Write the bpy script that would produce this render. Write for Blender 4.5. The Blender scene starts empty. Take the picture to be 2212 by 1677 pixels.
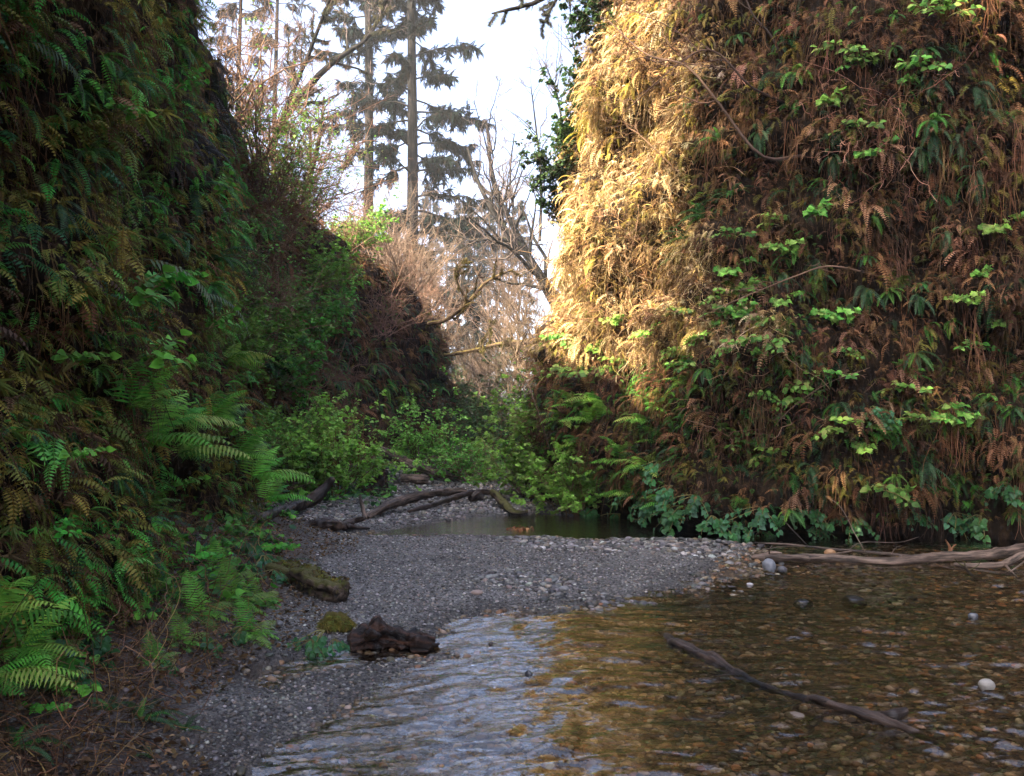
import bpy, math, random
import numpy as np
from mathutils import Vector, Matrix
from mathutils.bvhtree import BVHTree

RNG = np.random.default_rng(7)
random.seed(7)
F, CX, HOR, CAMH = 1916.0, 1106.0, 900.0, 1.5
scene = bpy.context.scene
COL = scene.collection
R = math.radians
A = np.array
UP = A([0., 0., 1.])


def P(px, py, Y):
    return A([(px - CX) / F * Y, Y, CAMH + (HOR - py) / F * Y])


def G(px, py, z=0.0):
    Y = (CAMH - z) * F / (py - HOR)
    return A([(px - CX) / F * Y, Y, z])


# ------------------------------------------------------------------ noise
def _h(ix, iy, iz, seed):
    h = (ix.astype(np.uint32) * np.uint32(374761393) + iy.astype(np.uint32) * np.uint32(668265263)
         + iz.astype(np.uint32) * np.uint32(2147483647) + np.uint32((seed * 974711) & 0xffffffff))
    h = (h ^ (h >> np.uint32(13))) * np.uint32(1274126177)
    h = (h ^ (h >> np.uint32(16))) * np.uint32(2246822519)
    h = h ^ (h >> np.uint32(15))
    return h.astype(np.float64) / 4294967295.0


def vn(p, seed=0):
    p = np.asarray(p, float)
    i = np.floor(p).astype(np.int64)
    f = p - i
    f = f * f * (3 - 2 * f)
    x, y, z = i[..., 0], i[..., 1], i[..., 2]
    out = 0
    for a in (0, 1):
        wa = f[..., 0] if a else 1 - f[..., 0]
        for b in (0, 1):
            wb = f[..., 1] if b else 1 - f[..., 1]
            for c in (0, 1):
                wc = f[..., 2] if c else 1 - f[..., 2]
                out = out + _h(x + a, y + b, z + c, seed) * wa * wb * wc
    return out * 2 - 1


def fbm(p, o=4, seed=0):
    p = np.asarray(p, float)
    s, amp = 0, 1.0
    for k in range(o):
        s = s + amp * vn(p * (2.03 ** k) + k * 17.3, seed + k)
        amp *= 0.5
    return s


def sstep(a, b, x):
    t = np.clip((x - a) / (b - a), 0, 1)
    return t * t * (3 - 2 * t)


# ------------------------------------------------------------------ geometry container
class Geo:
    def __init__(self):
        self.v, self.t, self.c, self.g, self.n = [], [], [], [], 0

    def add(self, v, t, c=(1, 1, 1), g=None):
        v = np.asarray(v, float).reshape(-1, 3)
        if not len(v):
            return self
        self.v.append(v)
        self.t.append(np.asarray(t, np.int64).reshape(-1, 3) + self.n)
        c = np.asarray(c, float)
        self.c.append(np.broadcast_to(c, v.shape) if c.ndim == 1 else c)
        self.g.append(v if g is None else g)
        self.n += len(v)
        return self

    def join(self, o, c=None):
        v, t, cc, g = o.arr()
        return self.add(v, t, cc if c is None else cc * np.asarray(c), g)

    def arr(self):
        if not self.v:
            return np.zeros((0, 3)), np.zeros((0, 3), int), np.zeros((0, 3)), np.zeros((0, 3))
        return np.concatenate(self.v), np.concatenate(self.t), np.concatenate(self.c), np.concatenate(self.g)

    def mesh(self, name, mat, smooth=False, off=None):
        v, t, c, g = self.arr()
        if off is not None:
            v = v - off
        me = bpy.data.meshes.new(name)
        me.vertices.add(len(v))
        me.vertices.foreach_set('co', v.astype(np.float32).ravel())
        me.loops.add(len(t) * 3)
        me.loops.foreach_set('vertex_index', t.astype(np.int32).ravel())
        me.polygons.add(len(t))
        me.polygons.foreach_set('loop_start', np.arange(0, len(t) * 3, 3, dtype=np.int32))
        me.polygons.foreach_set('loop_total', np.full(len(t), 3, np.int32))
        if smooth:
            me.polygons.foreach_set('use_smooth', np.ones(len(t), bool))
        a = me.attributes.new('tint', 'FLOAT_COLOR', 'POINT')
        a.data.foreach_set('color', np.concatenate([c, np.ones((len(c), 1))], 1).astype(np.float32).ravel())
        a = me.attributes.new('grain', 'FLOAT_VECTOR', 'POINT')
        a.data.foreach_set('vector', g.astype(np.float32).ravel())
        me.update(calc_edges=True)
        me.materials.append(mat)
        return me


def link(name, me, parent=None, loc=None, **props):
    o = bpy.data.objects.new(name, me)
    COL.objects.link(o)
    if parent is not None:
        o.parent = parent
    if loc is not None:
        o.location = loc
    for k, val in props.items():
        if val:
            o[k] = val
    return o


def frame(normal, spin=0.0):
    """rotation whose +Y leans out along the horizontal part of NORMAL, +Z up"""
    n = A([normal[0], normal[1], 0.0])
    n = n / (np.linalg.norm(n) + 1e-9)
    yaw = math.atan2(n[1], n[0]) - math.pi / 2 + spin
    return Matrix.Rotation(yaw, 4, 'Z')


def place(proto, loc, rot=None, scale=1.0, label=None, group=None):
    """first use moves the proto itself, later ones copy it with its parts"""
    if proto.get('_used'):
        o = proto.copy()
        COL.objects.link(o)
        for ch in list(proto.children):
            c = ch.copy()
            COL.objects.link(c)
            c.parent = o
            for g2 in ch.children:
                d = g2.copy()
                COL.objects.link(d)
                d.parent = c
    else:
        o = proto
        proto['_used'] = 1
    m = Matrix.Translation(Vector(loc)) @ (rot or Matrix.Identity(4)) @ Matrix.Diagonal((scale, scale, scale, 1))
    o.matrix_world = m
    if label:
        o['label'] = label
    if group:
        o['group'] = group
    PROTOS.add(proto.name)
    return o


PROTOS = set()


def empty(name, label, cat, group=None, loc=None):
    return link(name, None, None, loc, label=label, category=cat, group=group)


# ------------------------------------------------------------------ tubes
def tubes(geo, Pts, Rad, k=5, col=(1, 1, 1), cap=False):
    """Pts (N,n,3), Rad (N,n)"""
    Pts = np.asarray(Pts, float)
    Rad = np.asarray(Rad, float)
    if Pts.ndim == 2:
        Pts, Rad = Pts[None], Rad[None]
    N, n, _ = Pts.shape
    T = np.gradient(Pts, axis=1)
    T /= np.linalg.norm(T, axis=2, keepdims=True) + 1e-9
    mean = T.mean(1)
    ref = np.where(np.abs(mean[:, 2:3]) > 0.75, A([[1., 0.13, 0]]), A([[0.07, 0.05, 1.]]))
    U = np.cross(T, ref[:, None, :])
    U /= np.linalg.norm(U, axis=2, keepdims=True) + 1e-9
    W = np.cross(T, U)
    a = np.linspace(0, 2 * np.pi, k, endpoint=False)
    ca, sa = np.cos(a), np.sin(a)
    V = Pts[:, :, None, :] + Rad[:, :, None, None] * (U[:, :, None, :] * ca[None, None, :, None] + W[:, :, None, :] * sa[None, None, :, None])
    seg = np.linalg.norm(np.diff(Pts, axis=1), axis=2)
    L = np.concatenate([np.zeros((N, 1)), np.cumsum(seg, 1)], 1)
    gr = np.stack([Rad[:, :, None] * ca, Rad[:, :, None] * sa, np.broadcast_to(L[:, :, None], (N, n, k))], -1)
    gr = gr + RNG.random((N, 1, 1, 3)) * 20
    i, j = np.meshgrid(np.arange(n - 1), np.arange(k), indexing='ij')
    a0 = (i * k + j).ravel()
    a1 = (i * k + (j + 1) % k).ravel()
    tri = np.concatenate([np.stack([a0, a1, a0 + k], 1), np.stack([a1, a1 + k, a0 + k], 1)])
    if cap:
        capt = []
        for q in range(1, k - 1):
            capt += [[0, q + 1, q], [(n - 1) * k, (n - 1) * k + q, (n - 1) * k + q + 1]]
        tri = np.concatenate([tri, A(capt)])
    tri = (tri[None] + (np.arange(N) * n * k)[:, None, None]).reshape(-1, 3)
    c = np.asarray(col, float)
    if c.ndim == 2:
        c = np.repeat(c, n * k, axis=0)
    geo.add(V.reshape(-1, 3), tri, c, gr.reshape(-1, 3))


def curve(p0, d, L, n, bend=None, wob=0.0, rng=RNG):
    """polylines: p0 (N,3), d (N,3) unit, L (N,)"""
    s = np.linspace(0, 1, n)
    Pn = p0[:, None, :] + L[:, None, None] * s[None, :, None] * d[:, None, :]
    if bend is not None:
        Pn = Pn + L[:, None, None] * (s ** 2)[None, :, None] * bend[:, None, :]
    if wob:
        w = rng.normal(size=(len(p0), n, 3)) * wob * L[:, None, None]
        w[:, 0] = 0
        Pn = Pn + np.cumsum(w, 1) * 0.6
    return Pn


def grow(Pp, Rp, m, tmin, tmax, ang, lf, n=5, up=0.0, rf=0.6, wob=0.03, rng=RNG, tip=0.3, lmin=0.3):
    """m children on each parent polyline"""
    N, npts, _ = Pp.shape
    t = rng.uniform(tmin, tmax, (N, m)) * (npts - 1)
    i = np.minimum(t.astype(int), npts - 2)
    f = (t - i)[..., None]
    idx = np.arange(N)[:, None]
    a, b = Pp[idx, i], Pp[idx, i + 1]
    p0 = a + (b - a) * f
    T = (b - a) / (np.linalg.norm(b - a, axis=2, keepdims=True) + 1e-9)
    q = rng.normal(size=T.shape)
    q -= (q * T).sum(2, keepdims=True) * T
    q /= np.linalg.norm(q, axis=2, keepdims=True) + 1e-9
    an = np.radians(rng.normal(ang, ang * 0.3, (N, m)))[..., None]
    d = T * np.cos(an) + q * np.sin(an)
    Lp = np.linalg.norm(np.diff(Pp, axis=1), axis=2).sum(1)
    L = Lp[:, None] * lf * rng.uniform(lmin, 1.0, (N, m)) * (1.15 - t / (npts - 1) * 0.6)
    r = (Rp[idx, i] * (1 - f[..., 0]) + Rp[idx, i + 1] * f[..., 0]) * rf
    p0, d, L, r = p0.reshape(-1, 3), d.reshape(-1, 3), L.ravel(), r.ravel()
    bend = rng.normal(size=d.shape) * 0.18 + UP * up
    Pc = curve(p0, d, L, n, bend, wob, rng)
    Rc = r[:, None] * np.linspace(1, tip, n)[None]
    return Pc, Rc


# ------------------------------------------------------------------ leaves
def frond(L=1.0, pairs=12, th0=30, th1=-70, w=0.16, fwd=0.3, shape='sword', sub=0, droop=0.25, stalk=0.1, pw=0.85, rach=0.006, side=0.0, power=1.0, seed=0, twist=0.0):
    g = Geo()
    rg = np.random.default_rng(seed + 99)
    n = 40
    t = np.linspace(0, 1, n)
    th = np.radians(th0 + (th1 - th0) * t ** power)
    ds = L / (n - 1)
    y = np.concatenate([[0], np.cumsum(np.cos(th[:-1]) * ds)])
    z = np.concatenate([[0], np.cumsum(np.sin(th[:-1]) * ds)])
    x = side * L * t ** 2
    pts = np.stack([x, y, z], 1)
    ii = np.linspace(0, n - 1, 8).astype(int)
    tubes(g, pts[ii], np.linspace(rach, rach * 0.3, 8), 3, (0.75, 0.6, 0.45))
    ts = np.linspace(stalk, 0.985, pairs)
    sp = L * (1 - stalk) / pairs
    for q, tt in enumerate(ts):
        k = tt * (n - 1)
        i = min(int(k), n - 2)
        p = pts[i] + (pts[i + 1] - pts[i]) * (k - i)
        T = pts[i + 1] - pts[i]
        T = T / np.linalg.norm(T)
        u = (tt - stalk) / (1 - stalk)
        if shape == 'sword':
            l = w * L * min(1, 0.55 + u * 2.2) * (1 - u) ** 0.55
        else:
            l = w * L * math.sin(math.pi * min(1, 0.12 + 0.88 * u) ** 0.62) ** 0.9
        l = max(l, 0.012 * L)
        for sgn in (-1, 1):
            X = A([sgn, 0, 0.])
            N = np.cross(A([1., 0, 0]), T)
            dr = droop * rg.uniform(0.5, 1.5)
            d = X + fwd * T - dr * N + twist * N * sgn
            d = d / np.linalg.norm(d)
            ll = l * rg.uniform(0.85, 1.1)
            wd = sp * pw * 0.5
            cs = rg.uniform(0.85, 1.12)
            if sub == 0:
                v = [p, p + d * ll * 0.4 + T * wd, p + d * ll - N * ll * 0.12, p + d * ll * 0.4 - T * wd]
                g.add(v, [[0, 1, 2], [0, 2, 3]], A([cs, cs, cs]))
            elif sub == 1:
                e = p + d * ll
                v = [p + T * wd * .5, p - T * wd * .5, p + d * ll * .45 + T * wd + N * wd * .15, p + d * ll * .45 - T * wd * .8, e - N * ll * 0.18 + T * wd * .3]
                g.add(v, [[0, 1, 3], [0, 3, 2], [2, 3, 4]], A([cs, cs, cs]))
            else:
                m = max(4, int(sub * (0.35 + 0.65 * l / (w * L))))
                sl0 = sp * 0.44
                dpts = [p + d * ll * s - N * ll * 0.22 * s * s for s in np.linspace(0.06, 1, m)]
                for j, b in enumerate(dpts):
                    sj = j / (m - 1)
                    sl = sl0 * (1 - sj) ** 0.7 + 0.1 * sl0
                    hw = ll / m * 0.46
                    for s2 in (-1, 1):
                        e = T * s2 + d * 0.45
                        e = e / np.linalg.norm(e)
                        v = [b, b + e * sl * .5 + d * hw, b + e * sl - N * sl * .15, b + e * sl * .5 - d * hw]
                        g.add(v, [[0, 1, 2], [0, 2, 3]], A([cs, cs, cs]) * (0.9 + 0.2 * (s2 > 0)))
    return g


def leaf(kind='ovate', fold=0.25, curl=0.25):
    """unit leaf along +Y with its face to +Z"""
    if kind == 'ovate':
        ys = A([0, .12, .3, .5, .72, .9, 1.0])
        xs = A([0.02, .2, .33, .34, .23, .08, 0])
    elif kind == 'lance':
        ys = A([0, .2, .5, .8, 1.0])
        xs = A([0.01, .1, .15, .09, 0])
    elif kind == 'heart':
        ys = A([0.0, -.1, .05, .3, .55, .8, 1.0])
        xs = A([0.0, .22, .42, .47, .36, .16, 0])
    elif kind == 'small':
        ys = A([0, .35, 1.0])
        xs = A([0.02, .33, 0])
    else:  # lobed like a bramble or maple leaf
        ys = A([0, .02, -.06, .14, .22, .42, .44, .60, .72, .66, .84, 1.0])
        xs = A([0.0, .18, .36, .36, .58, .55, .34, .40, .28, .20, .13, 0])
    n = len(ys)
    zc = -curl * ys ** 2
    mid = np.stack([np.zeros(n), np.clip(ys, 0, 1), -curl * np.clip(ys, 0, 1) ** 2], 1)
    out, tri = [mid], []
    for s in (-1, 1):
        e = np.stack([s * xs, ys, zc + fold * xs], 1)
        out.append(e)
    for si in (1, 2):
        for i in range(n - 1):
            a, b, c, d = i, i + 1, si * n + i, si * n + i + 1
            tri += [[a, b, d], [a, d, c]] if si == 1 else [[a, d, b], [a, c, d]]
    g = Geo()
    col = np.concatenate([np.full((n, 3), 0.9), np.full((n, 3), 1.05), np.full((n, 3), 1.0)])
    g.add(np.concatenate(out), tri, col)
    return g


def frames_dir(y, up):
    y = y / (np.linalg.norm(y, axis=1, keepdims=True) + 1e-9)
    x = np.cross(y, up)
    x /= np.linalg.norm(x, axis=1, keepdims=True) + 1e-9
    z = np.cross(x, y)
    return np.stack([x, y, z], 2)


def scatter(geo, protos, pos, M, scale, tint, rng=RNG):
    """copy protos (list of Geo) to pos (N,3) with rotation M (N,3,3)"""
    N = len(pos)
    if N == 0:
        return
    which = rng.integers(0, len(protos), N)
    scale = np.broadcast_to(scale, (N,))
    for k, pr in enumerate(protos):
        s = which == k
        m = int(s.sum())
        if not m:
            continue
        v, t, c, _ = pr.arr()
        V = pos[s][:, None, :] + scale[s][:, None, None] * np.einsum('nij,mj->nmi', M[s], v)
        Tt = t[None] + (np.arange(m) * len(v))[:, None, None]
        C = c[None] * tint[s][:, None, :]
        geo.add(V.reshape(-1, 3), Tt.reshape(-1, 3), C.reshape(-1, 3))


def yawed(nrm, yaw, tilt=0.0):
    """frames: forward = horizontal part of NRM turned by yaw"""
    a = np.arctan2(nrm[:, 1], nrm[:, 0]) + yaw
    y = np.stack([np.cos(a), np.sin(a), np.broadcast_to(tilt, a.shape)], 1)
    return frames_dir(y, np.broadcast_to(UP, y.shape))


def pick(cols, N, rng=RNG, var=0.25):
    cols = A(cols)
    c = cols[rng.integers(0, len(cols), N)]
    return np.clip(c * rng.uniform(1 - var, 1 + var, (N, 1)) * rng.uniform(0.92, 1.08, (N, 3)), 0.003, 0.9)


# ------------------------------------------------------------------ materials
def new_mat(name):
    m = bpy.data.materials.new(name)
    m.use_nodes = True
    nt = m.node_tree
    nt.nodes.clear()
    return m, nt, nt.nodes.new('ShaderNodeOutputMaterial')


def N_(nt, t, **kw):
    n = nt.nodes.new(t)
    for k, v in kw.items():
        if k in n.inputs:
            n.inputs[k].default_value = v
        else:
            setattr(n, k, v)
    return n


def ramp(nt, src, stops):
    r = nt.nodes.new('ShaderNodeValToRGB')
    el = r.color_ramp.elements
    while len(el) < len(stops):
        el.new(0.5)
    for e, (p, c) in zip(el, stops):
        e.position = p
        e.color = (*c, 1)
    nt.links.new(src, r.inputs[0])
    return r


def mat_leaf(name, trans=0.35, rough=0.5, spec=0.3, hue=0.02, freq=6.0, objvar=0.35):
    m, nt, out = new_mat(name)
    at = N_(nt, 'ShaderNodeAttribute', attribute_name='tint')
    oi = N_(nt, 'ShaderNodeObjectInfo')
    tc = N_(nt, 'ShaderNodeTexCoord')
    no = N_(nt, 'ShaderNodeTexNoise', Scale=freq, Detail=3.0)
    nt.links.new(tc.outputs['Object'], no.inputs['Vector'])
    mr = N_(nt, 'ShaderNodeMapRange')
    mr.inputs[1].default_value, mr.inputs[2].default_value = 0.25, 0.75
    mr.inputs[3].default_value, mr.inputs[4].default_value = 0.6, 1.4
    nt.links.new(no.outputs['Fac'], mr.inputs[0])
    m2 = N_(nt, 'ShaderNodeMapRange')
    m2.inputs[3].default_value, m2.inputs[4].default_value = 1 - objvar, 1 + objvar
    nt.links.new(oi.outputs['Random'], m2.inputs[0])
    mu = N_(nt, 'ShaderNodeMath', operation='MULTIPLY')
    nt.links.new(mr.outputs[0], mu.inputs[0])
    nt.links.new(m2.outputs[0], mu.inputs[1])
    hs = N_(nt, 'ShaderNodeHueSaturation')
    m3 = N_(nt, 'ShaderNodeMapRange')
    m3.inputs[3].default_value, m3.inputs[4].default_value = 0.5 - hue, 0.5 + hue
    ad = N_(nt, 'ShaderNodeMath', operation='FRACT')
    a7 = N_(nt, 'ShaderNodeMath', operation='MULTIPLY')
    a7.inputs[1].default_value = 7.13
    nt.links.new(oi.outputs['Random'], a7.inputs[0])
    nt.links.new(a7.outputs[0], ad.inputs[0])
    nt.links.new(ad.outputs[0], m3.inputs[0])
    nt.links.new(m3.outputs[0], hs.inputs['Hue'])
    nt.links.new(mu.outputs[0], hs.inputs['Value'])
    nt.links.new(at.outputs['Color'], hs.inputs['Color'])
    b = N_(nt, 'ShaderNodeBsdfPrincipled', Roughness=rough)
    b.inputs['Specular IOR Level'].default_value = spec
    nt.links.new(hs.outputs[0], b.inputs['Base Color'])
    if trans > 0:
        tr = N_(nt, 'ShaderNodeBsdfTranslucent')
        nt.links.new(hs.outputs[0], tr.inputs['Color'])
        mx = N_(nt, 'ShaderNodeMixShader')
        mx.inputs[0].default_value = trans
        nt.links.new(b.outputs[0], mx.inputs[1])
        nt.links.new(tr.outputs[0], mx.inputs[2])
        nt.links.new(mx.outputs[0], out.inputs[0])
    else:
        nt.links.new(b.outputs[0], out.inputs[0])
    return m


def mat_wood(name, dark, light, moss=None, rough=0.7, wet=0.0, scale=9.0, bump=0.5, mossamt=0.5):
    m, nt, out = new_mat(name)
    at = N_(nt, 'ShaderNodeAttribute', attribute_name='grain')
    mp = N_(nt, 'ShaderNodeMapping')
    mp.inputs['Scale'].default_value = (scale * 3.2, scale * 3.2, scale * 0.35)
    nt.links.new(at.outputs['Vector'], mp.inputs['Vector'])
    no = N_(nt, 'ShaderNodeTexNoise', Scale=1.0, Detail=6.0, Roughness=0.65)
    nt.links.new(mp.outputs[0], no.inputs['Vector'])
    n2 = N_(nt, 'ShaderNodeTexNoise', Scale=2.2, Detail=4.0)
    nt.links.new(at.outputs['Vector'], n2.inputs['Vector'])
    r = ramp(nt, no.outputs['Fac'], [(0.34, tuple(a * .35 for a in dark)), (0.44, dark), (0.54, tuple((a + b) / 2 for a, b in zip(dark, light))), (0.64, light)])
    mx = N_(nt, 'ShaderNodeMix', data_type='RGBA', blend_type='MULTIPLY')
    mx.inputs[0].default_value = 0.7
    r2 = ramp(nt, n2.outputs['Fac'], [(0.35, (0.25, 0.23, 0.22)), (0.65, (1.2, 1.15, 1.1))])
    nt.links.new(r.outputs[0], mx.inputs[6])
    nt.links.new(r2.outputs[0], mx.inputs[7])
    col = mx.outputs[2]
    if moss:
        ge = N_(nt, 'ShaderNodeNewGeometry')
        sx = N_(nt, 'ShaderNodeSeparateXYZ')
        nt.links.new(ge.outputs['Normal'], sx.inputs[0])
        n3 = N_(nt, 'ShaderNodeTexNoise', Scale=5.0, Detail=5.0)
        nt.links.new(at.outputs['Vector'], n3.inputs['Vector'])
        ad = N_(nt, 'ShaderNodeMath', operation='MULTIPLY_ADD')
        nt.links.new(sx.outputs[2], ad.inputs[0])
        ad.inputs[1].default_value = 0.35
        nt.links.new(n3.outputs['Fac'], ad.inputs[2])
        r3 = ramp(nt, ad.outputs[0], [(0.75 - mossamt * .4, (0, 0, 0)), (0.9 - mossamt * .4, (1, 1, 1))])
        m4 = N_(nt, 'ShaderNodeMix', data_type='RGBA')
        nt.links.new(r3.outputs[0], m4.inputs[0])
        nt.links.new(col, m4.inputs[6])
        m4.inputs[7].default_value = (*moss, 1)
        col = m4.outputs[2]
    b = N_(nt, 'ShaderNodeBsdfPrincipled', Roughness=rough)
    b.inputs['Specular IOR Level'].default_value = 0.3 + wet
    nt.links.new(col, b.inputs['Base Color'])
    bp = N_(nt, 'ShaderNodeBump', Strength=bump, Distance=0.05)
    nt.links.new(no.outputs['Fac'], bp.inputs['Height'])
    nt.links.new(bp.outputs[0], b.inputs['Normal'])
    nt.links.new(b.outputs[0], out.inputs[0])
    return m


def mat_soil():
    m, nt, out = new_mat('canyon soil')
    tc = N_(nt, 'ShaderNodeTexCoord')
    mp = N_(nt, 'ShaderNodeMapping')
    mp.inputs['Scale'].default_value = (7, 7, 1.6)
    nt.links.new(tc.outputs['Object'], mp.inputs[0])
    no = N_(nt, 'ShaderNodeTexNoise', Scale=1.0, Detail=8.0, Roughness=0.7)
    nt.links.new(mp.outputs[0], no.inputs['Vector'])
    r = ramp(nt, no.outputs['Fac'], [(0.3, (0.008, 0.006, 0.005)), (0.5, (0.02, 0.014, 0.009)), (0.66, (0.05, 0.03, 0.016)), (0.8, (0.03, 0.036, 0.012))])
    b = N_(nt, 'ShaderNodeBsdfPrincipled', Roughness=0.95)
    b.inputs['Specular IOR Level'].default_value = 0.1
    nt.links.new(r.outputs[0], b.inputs['Base Color'])
    bp = N_(nt, 'ShaderNodeBump', Strength=1.0, Distance=0.12)
    nt.links.new(no.outputs['Fac'], bp.inputs['Height'])
    nt.links.new(bp.outputs[0], b.inputs['Normal'])
    nt.links.new(b.outputs[0], out.inputs[0])
    return m


def mat_ground():
    m, nt, out = new_mat('gravel and soil')
    at = N_(nt, 'ShaderNodeAttribute', attribute_name='tint')   # r gravel, g soil, b creek bed
    sp = N_(nt, 'ShaderNodeSeparateColor')
    nt.links.new(at.outputs['Color'], sp.inputs[0])
    tc = N_(nt, 'ShaderNodeTexCoord')

    def vor(scale):
        v = N_(nt, 'ShaderNodeTexVoronoi', Scale=scale)
        nt.links.new(tc.outputs['Object'], v.inputs['Vector'])
        return v
    v1, v2 = vor(70.0), vor(26.0)
    s1, s2 = N_(nt, 'ShaderNodeSeparateColor'), N_(nt, 'ShaderNodeSeparateColor')
    nt.links.new(v1.outputs['Color'], s1.inputs[0])
    nt.links.new(v2.outputs['Color'], s2.inputs[0])
    g1 = ramp(nt, s1.outputs[0], [(0.0, (0.04, 0.038, 0.037)), (0.5, (0.105, 0.102, 0.098)), (0.85, (0.21, 0.203, 0.192)), (1.0, (0.32, 0.30, 0.275))])
    no = N_(nt, 'ShaderNodeTexNoise', Scale=3.0, Detail=8.0, Roughness=0.7)
    nt.links.new(tc.outputs['Object'], no.inputs['Vector'])
    so = ramp(nt, no.outputs['Fac'], [(0.3, (0.018, 0.012, 0.009)), (0.5, (0.05, 0.03, 0.018)), (0.7, (0.10, 0.062, 0.035))])
    bd = ramp(nt, s2.outputs[1], [(0.0, (0.015, 0.012, 0.008)), (0.35, (0.05, 0.034, 0.018)), (0.7, (0.10, 0.065, 0.03)), (1.0, (0.2, 0.14, 0.08))])
    ma = N_(nt, 'ShaderNodeMix', data_type='RGBA')
    nt.links.new(sp.outputs[1], ma.inputs[0])
    nt.links.new(g1.outputs[0], ma.inputs[6])
    nt.links.new(so.outputs[0], ma.inputs[7])
    mb = N_(nt, 'ShaderNodeMix', data_type='RGBA')
    nt.links.new(sp.outputs[2], mb.inputs[0])
    nt.links.new(ma.outputs[2], mb.inputs[6])
    nt.links.new(bd.outputs[0], mb.inputs[7])
    n9 = N_(nt, 'ShaderNodeTexNoise', Scale=1.3, Detail=5.0, Roughness=0.6)
    nt.links.new(tc.outputs['Object'], n9.inputs['Vector'])
    r9 = ramp(nt, n9.outputs['Fac'], [(0.35, (0.55, 0.52, 0.5)), (0.65, (1.15, 1.15, 1.15))])
    dm = N_(nt, 'ShaderNodeMix', data_type='RGBA', blend_type='MULTIPLY')
    dm.inputs[0].default_value = 1
    nt.links.new(mb.outputs[2], dm.inputs[6])
    nt.links.new(r9.outputs[0], dm.inputs[7])
    wet = N_(nt, 'ShaderNodeMix', data_type='RGBA', blend_type='MULTIPLY')
    nt.links.new(sp.outputs[0], wet.inputs[0])
    nt.links.new(dm.outputs[2], wet.inputs[6])
    wet.inputs[7].default_value = (.62, .6, .58, 1)
    mb = wet
    b = N_(nt, 'ShaderNodeBsdfPrincipled', Roughness=0.6)
    b.inputs['Specular IOR Level'].default_value = 0.4
    nt.links.new(mb.outputs[2], b.inputs['Base Color'])
    bp = N_(nt, 'ShaderNodeBump', Strength=0.9, Distance=0.012, invert=True)
    nt.links.new(v1.outputs['Distance'], bp.inputs['Height'])
    bp2 = N_(nt, 'ShaderNodeBump', Strength=0.6, Distance=0.03)
    nt.links.new(no.outputs['Fac'], bp2.inputs['Height'])
    nt.links.new(bp.outputs[0], bp2.inputs['Normal'])
    nt.links.new(bp2.outputs[0], b.inputs['Normal'])
    nt.links.new(b.outputs[0], out.inputs[0])
    return m


def mat_stone(name='stone', rough=0.5, spec=0.4):
    m, nt, out = new_mat(name)
    at = N_(nt, 'ShaderNodeAttribute', attribute_name='tint')
    tc = N_(nt, 'ShaderNodeTexCoord')
    no = N_(nt, 'ShaderNodeTexNoise', Scale=40.0, Detail=5.0)
    nt.links.new(tc.outputs['Object'], no.inputs['Vector'])
    r = ramp(nt, no.outputs['Fac'], [(0.3, (0.7, 0.7, 0.7)), (0.7, (1.2, 1.2, 1.2))])
    mx = N_(nt, 'ShaderNodeMix', data_type='RGBA', blend_type='MULTIPLY')
    mx.inputs[0].default_value = 1
    nt.links.new(at.outputs['Color'], mx.inputs[6])
    nt.links.new(r.outputs[0], mx.inputs[7])
    b = N_(nt, 'ShaderNodeBsdfPrincipled', Roughness=rough)
    b.inputs['Specular IOR Level'].default_value = spec
    nt.links.new(mx.outputs[2], b.inputs['Base Color'])
    nt.links.new(b.outputs[0], out.inputs[0])
    return m


def mat_water():
    m, nt, out = new_mat('creek water')
    tc = N_(nt, 'ShaderNodeTexCoord')
    mp = N_(nt, 'ShaderNodeMapping')
    mp.inputs['Rotation'].default_value = (0, 0, R(-20))
    mp.inputs['Scale'].default_value = (9, 26, 9)
    nt.links.new(tc.outputs['Object'], mp.inputs[0])
    no = N_(nt, 'ShaderNodeTexNoise', Scale=1.0, Detail=3.0, Distortion=0.6)
    nt.links.new(mp.outputs[0], no.inputs['Vector'])
    bp = N_(nt, 'ShaderNodeBump', Strength=0.55, Distance=0.014)
    nt.links.new(no.outputs['Fac'], bp.inputs['Height'])
    gl = N_(nt, 'ShaderNodeBsdfGlossy', Roughness=0.03)
    nt.links.new(bp.outputs[0], gl.inputs['Normal'])
    tr = N_(nt, 'ShaderNodeBsdfTransparent')
    tr.inputs[0].default_value = (0.95, 0.86, 0.70, 1)
    fr = N_(nt, 'ShaderNodeFresnel', IOR=1.5)
    nt.links.new(bp.outputs[0], fr.inputs['Normal'])
    mx = N_(nt, 'ShaderNodeMixShader')
    f2 = N_(nt, 'ShaderNodeMath', operation='MULTIPLY', use_clamp=True)
    f2.inputs[1].default_value = 2.1
    nt.links.new(fr.outputs[0], f2.inputs[0])
    nt.links.new(f2.outputs[0], mx.inputs[0])
    nt.links.new(tr.outputs[0], mx.inputs[1])
    nt.links.new(gl.outputs[0], mx.inputs[2])
    nt.links.new(mx.outputs[0], out.inputs[0])
    return m


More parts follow.
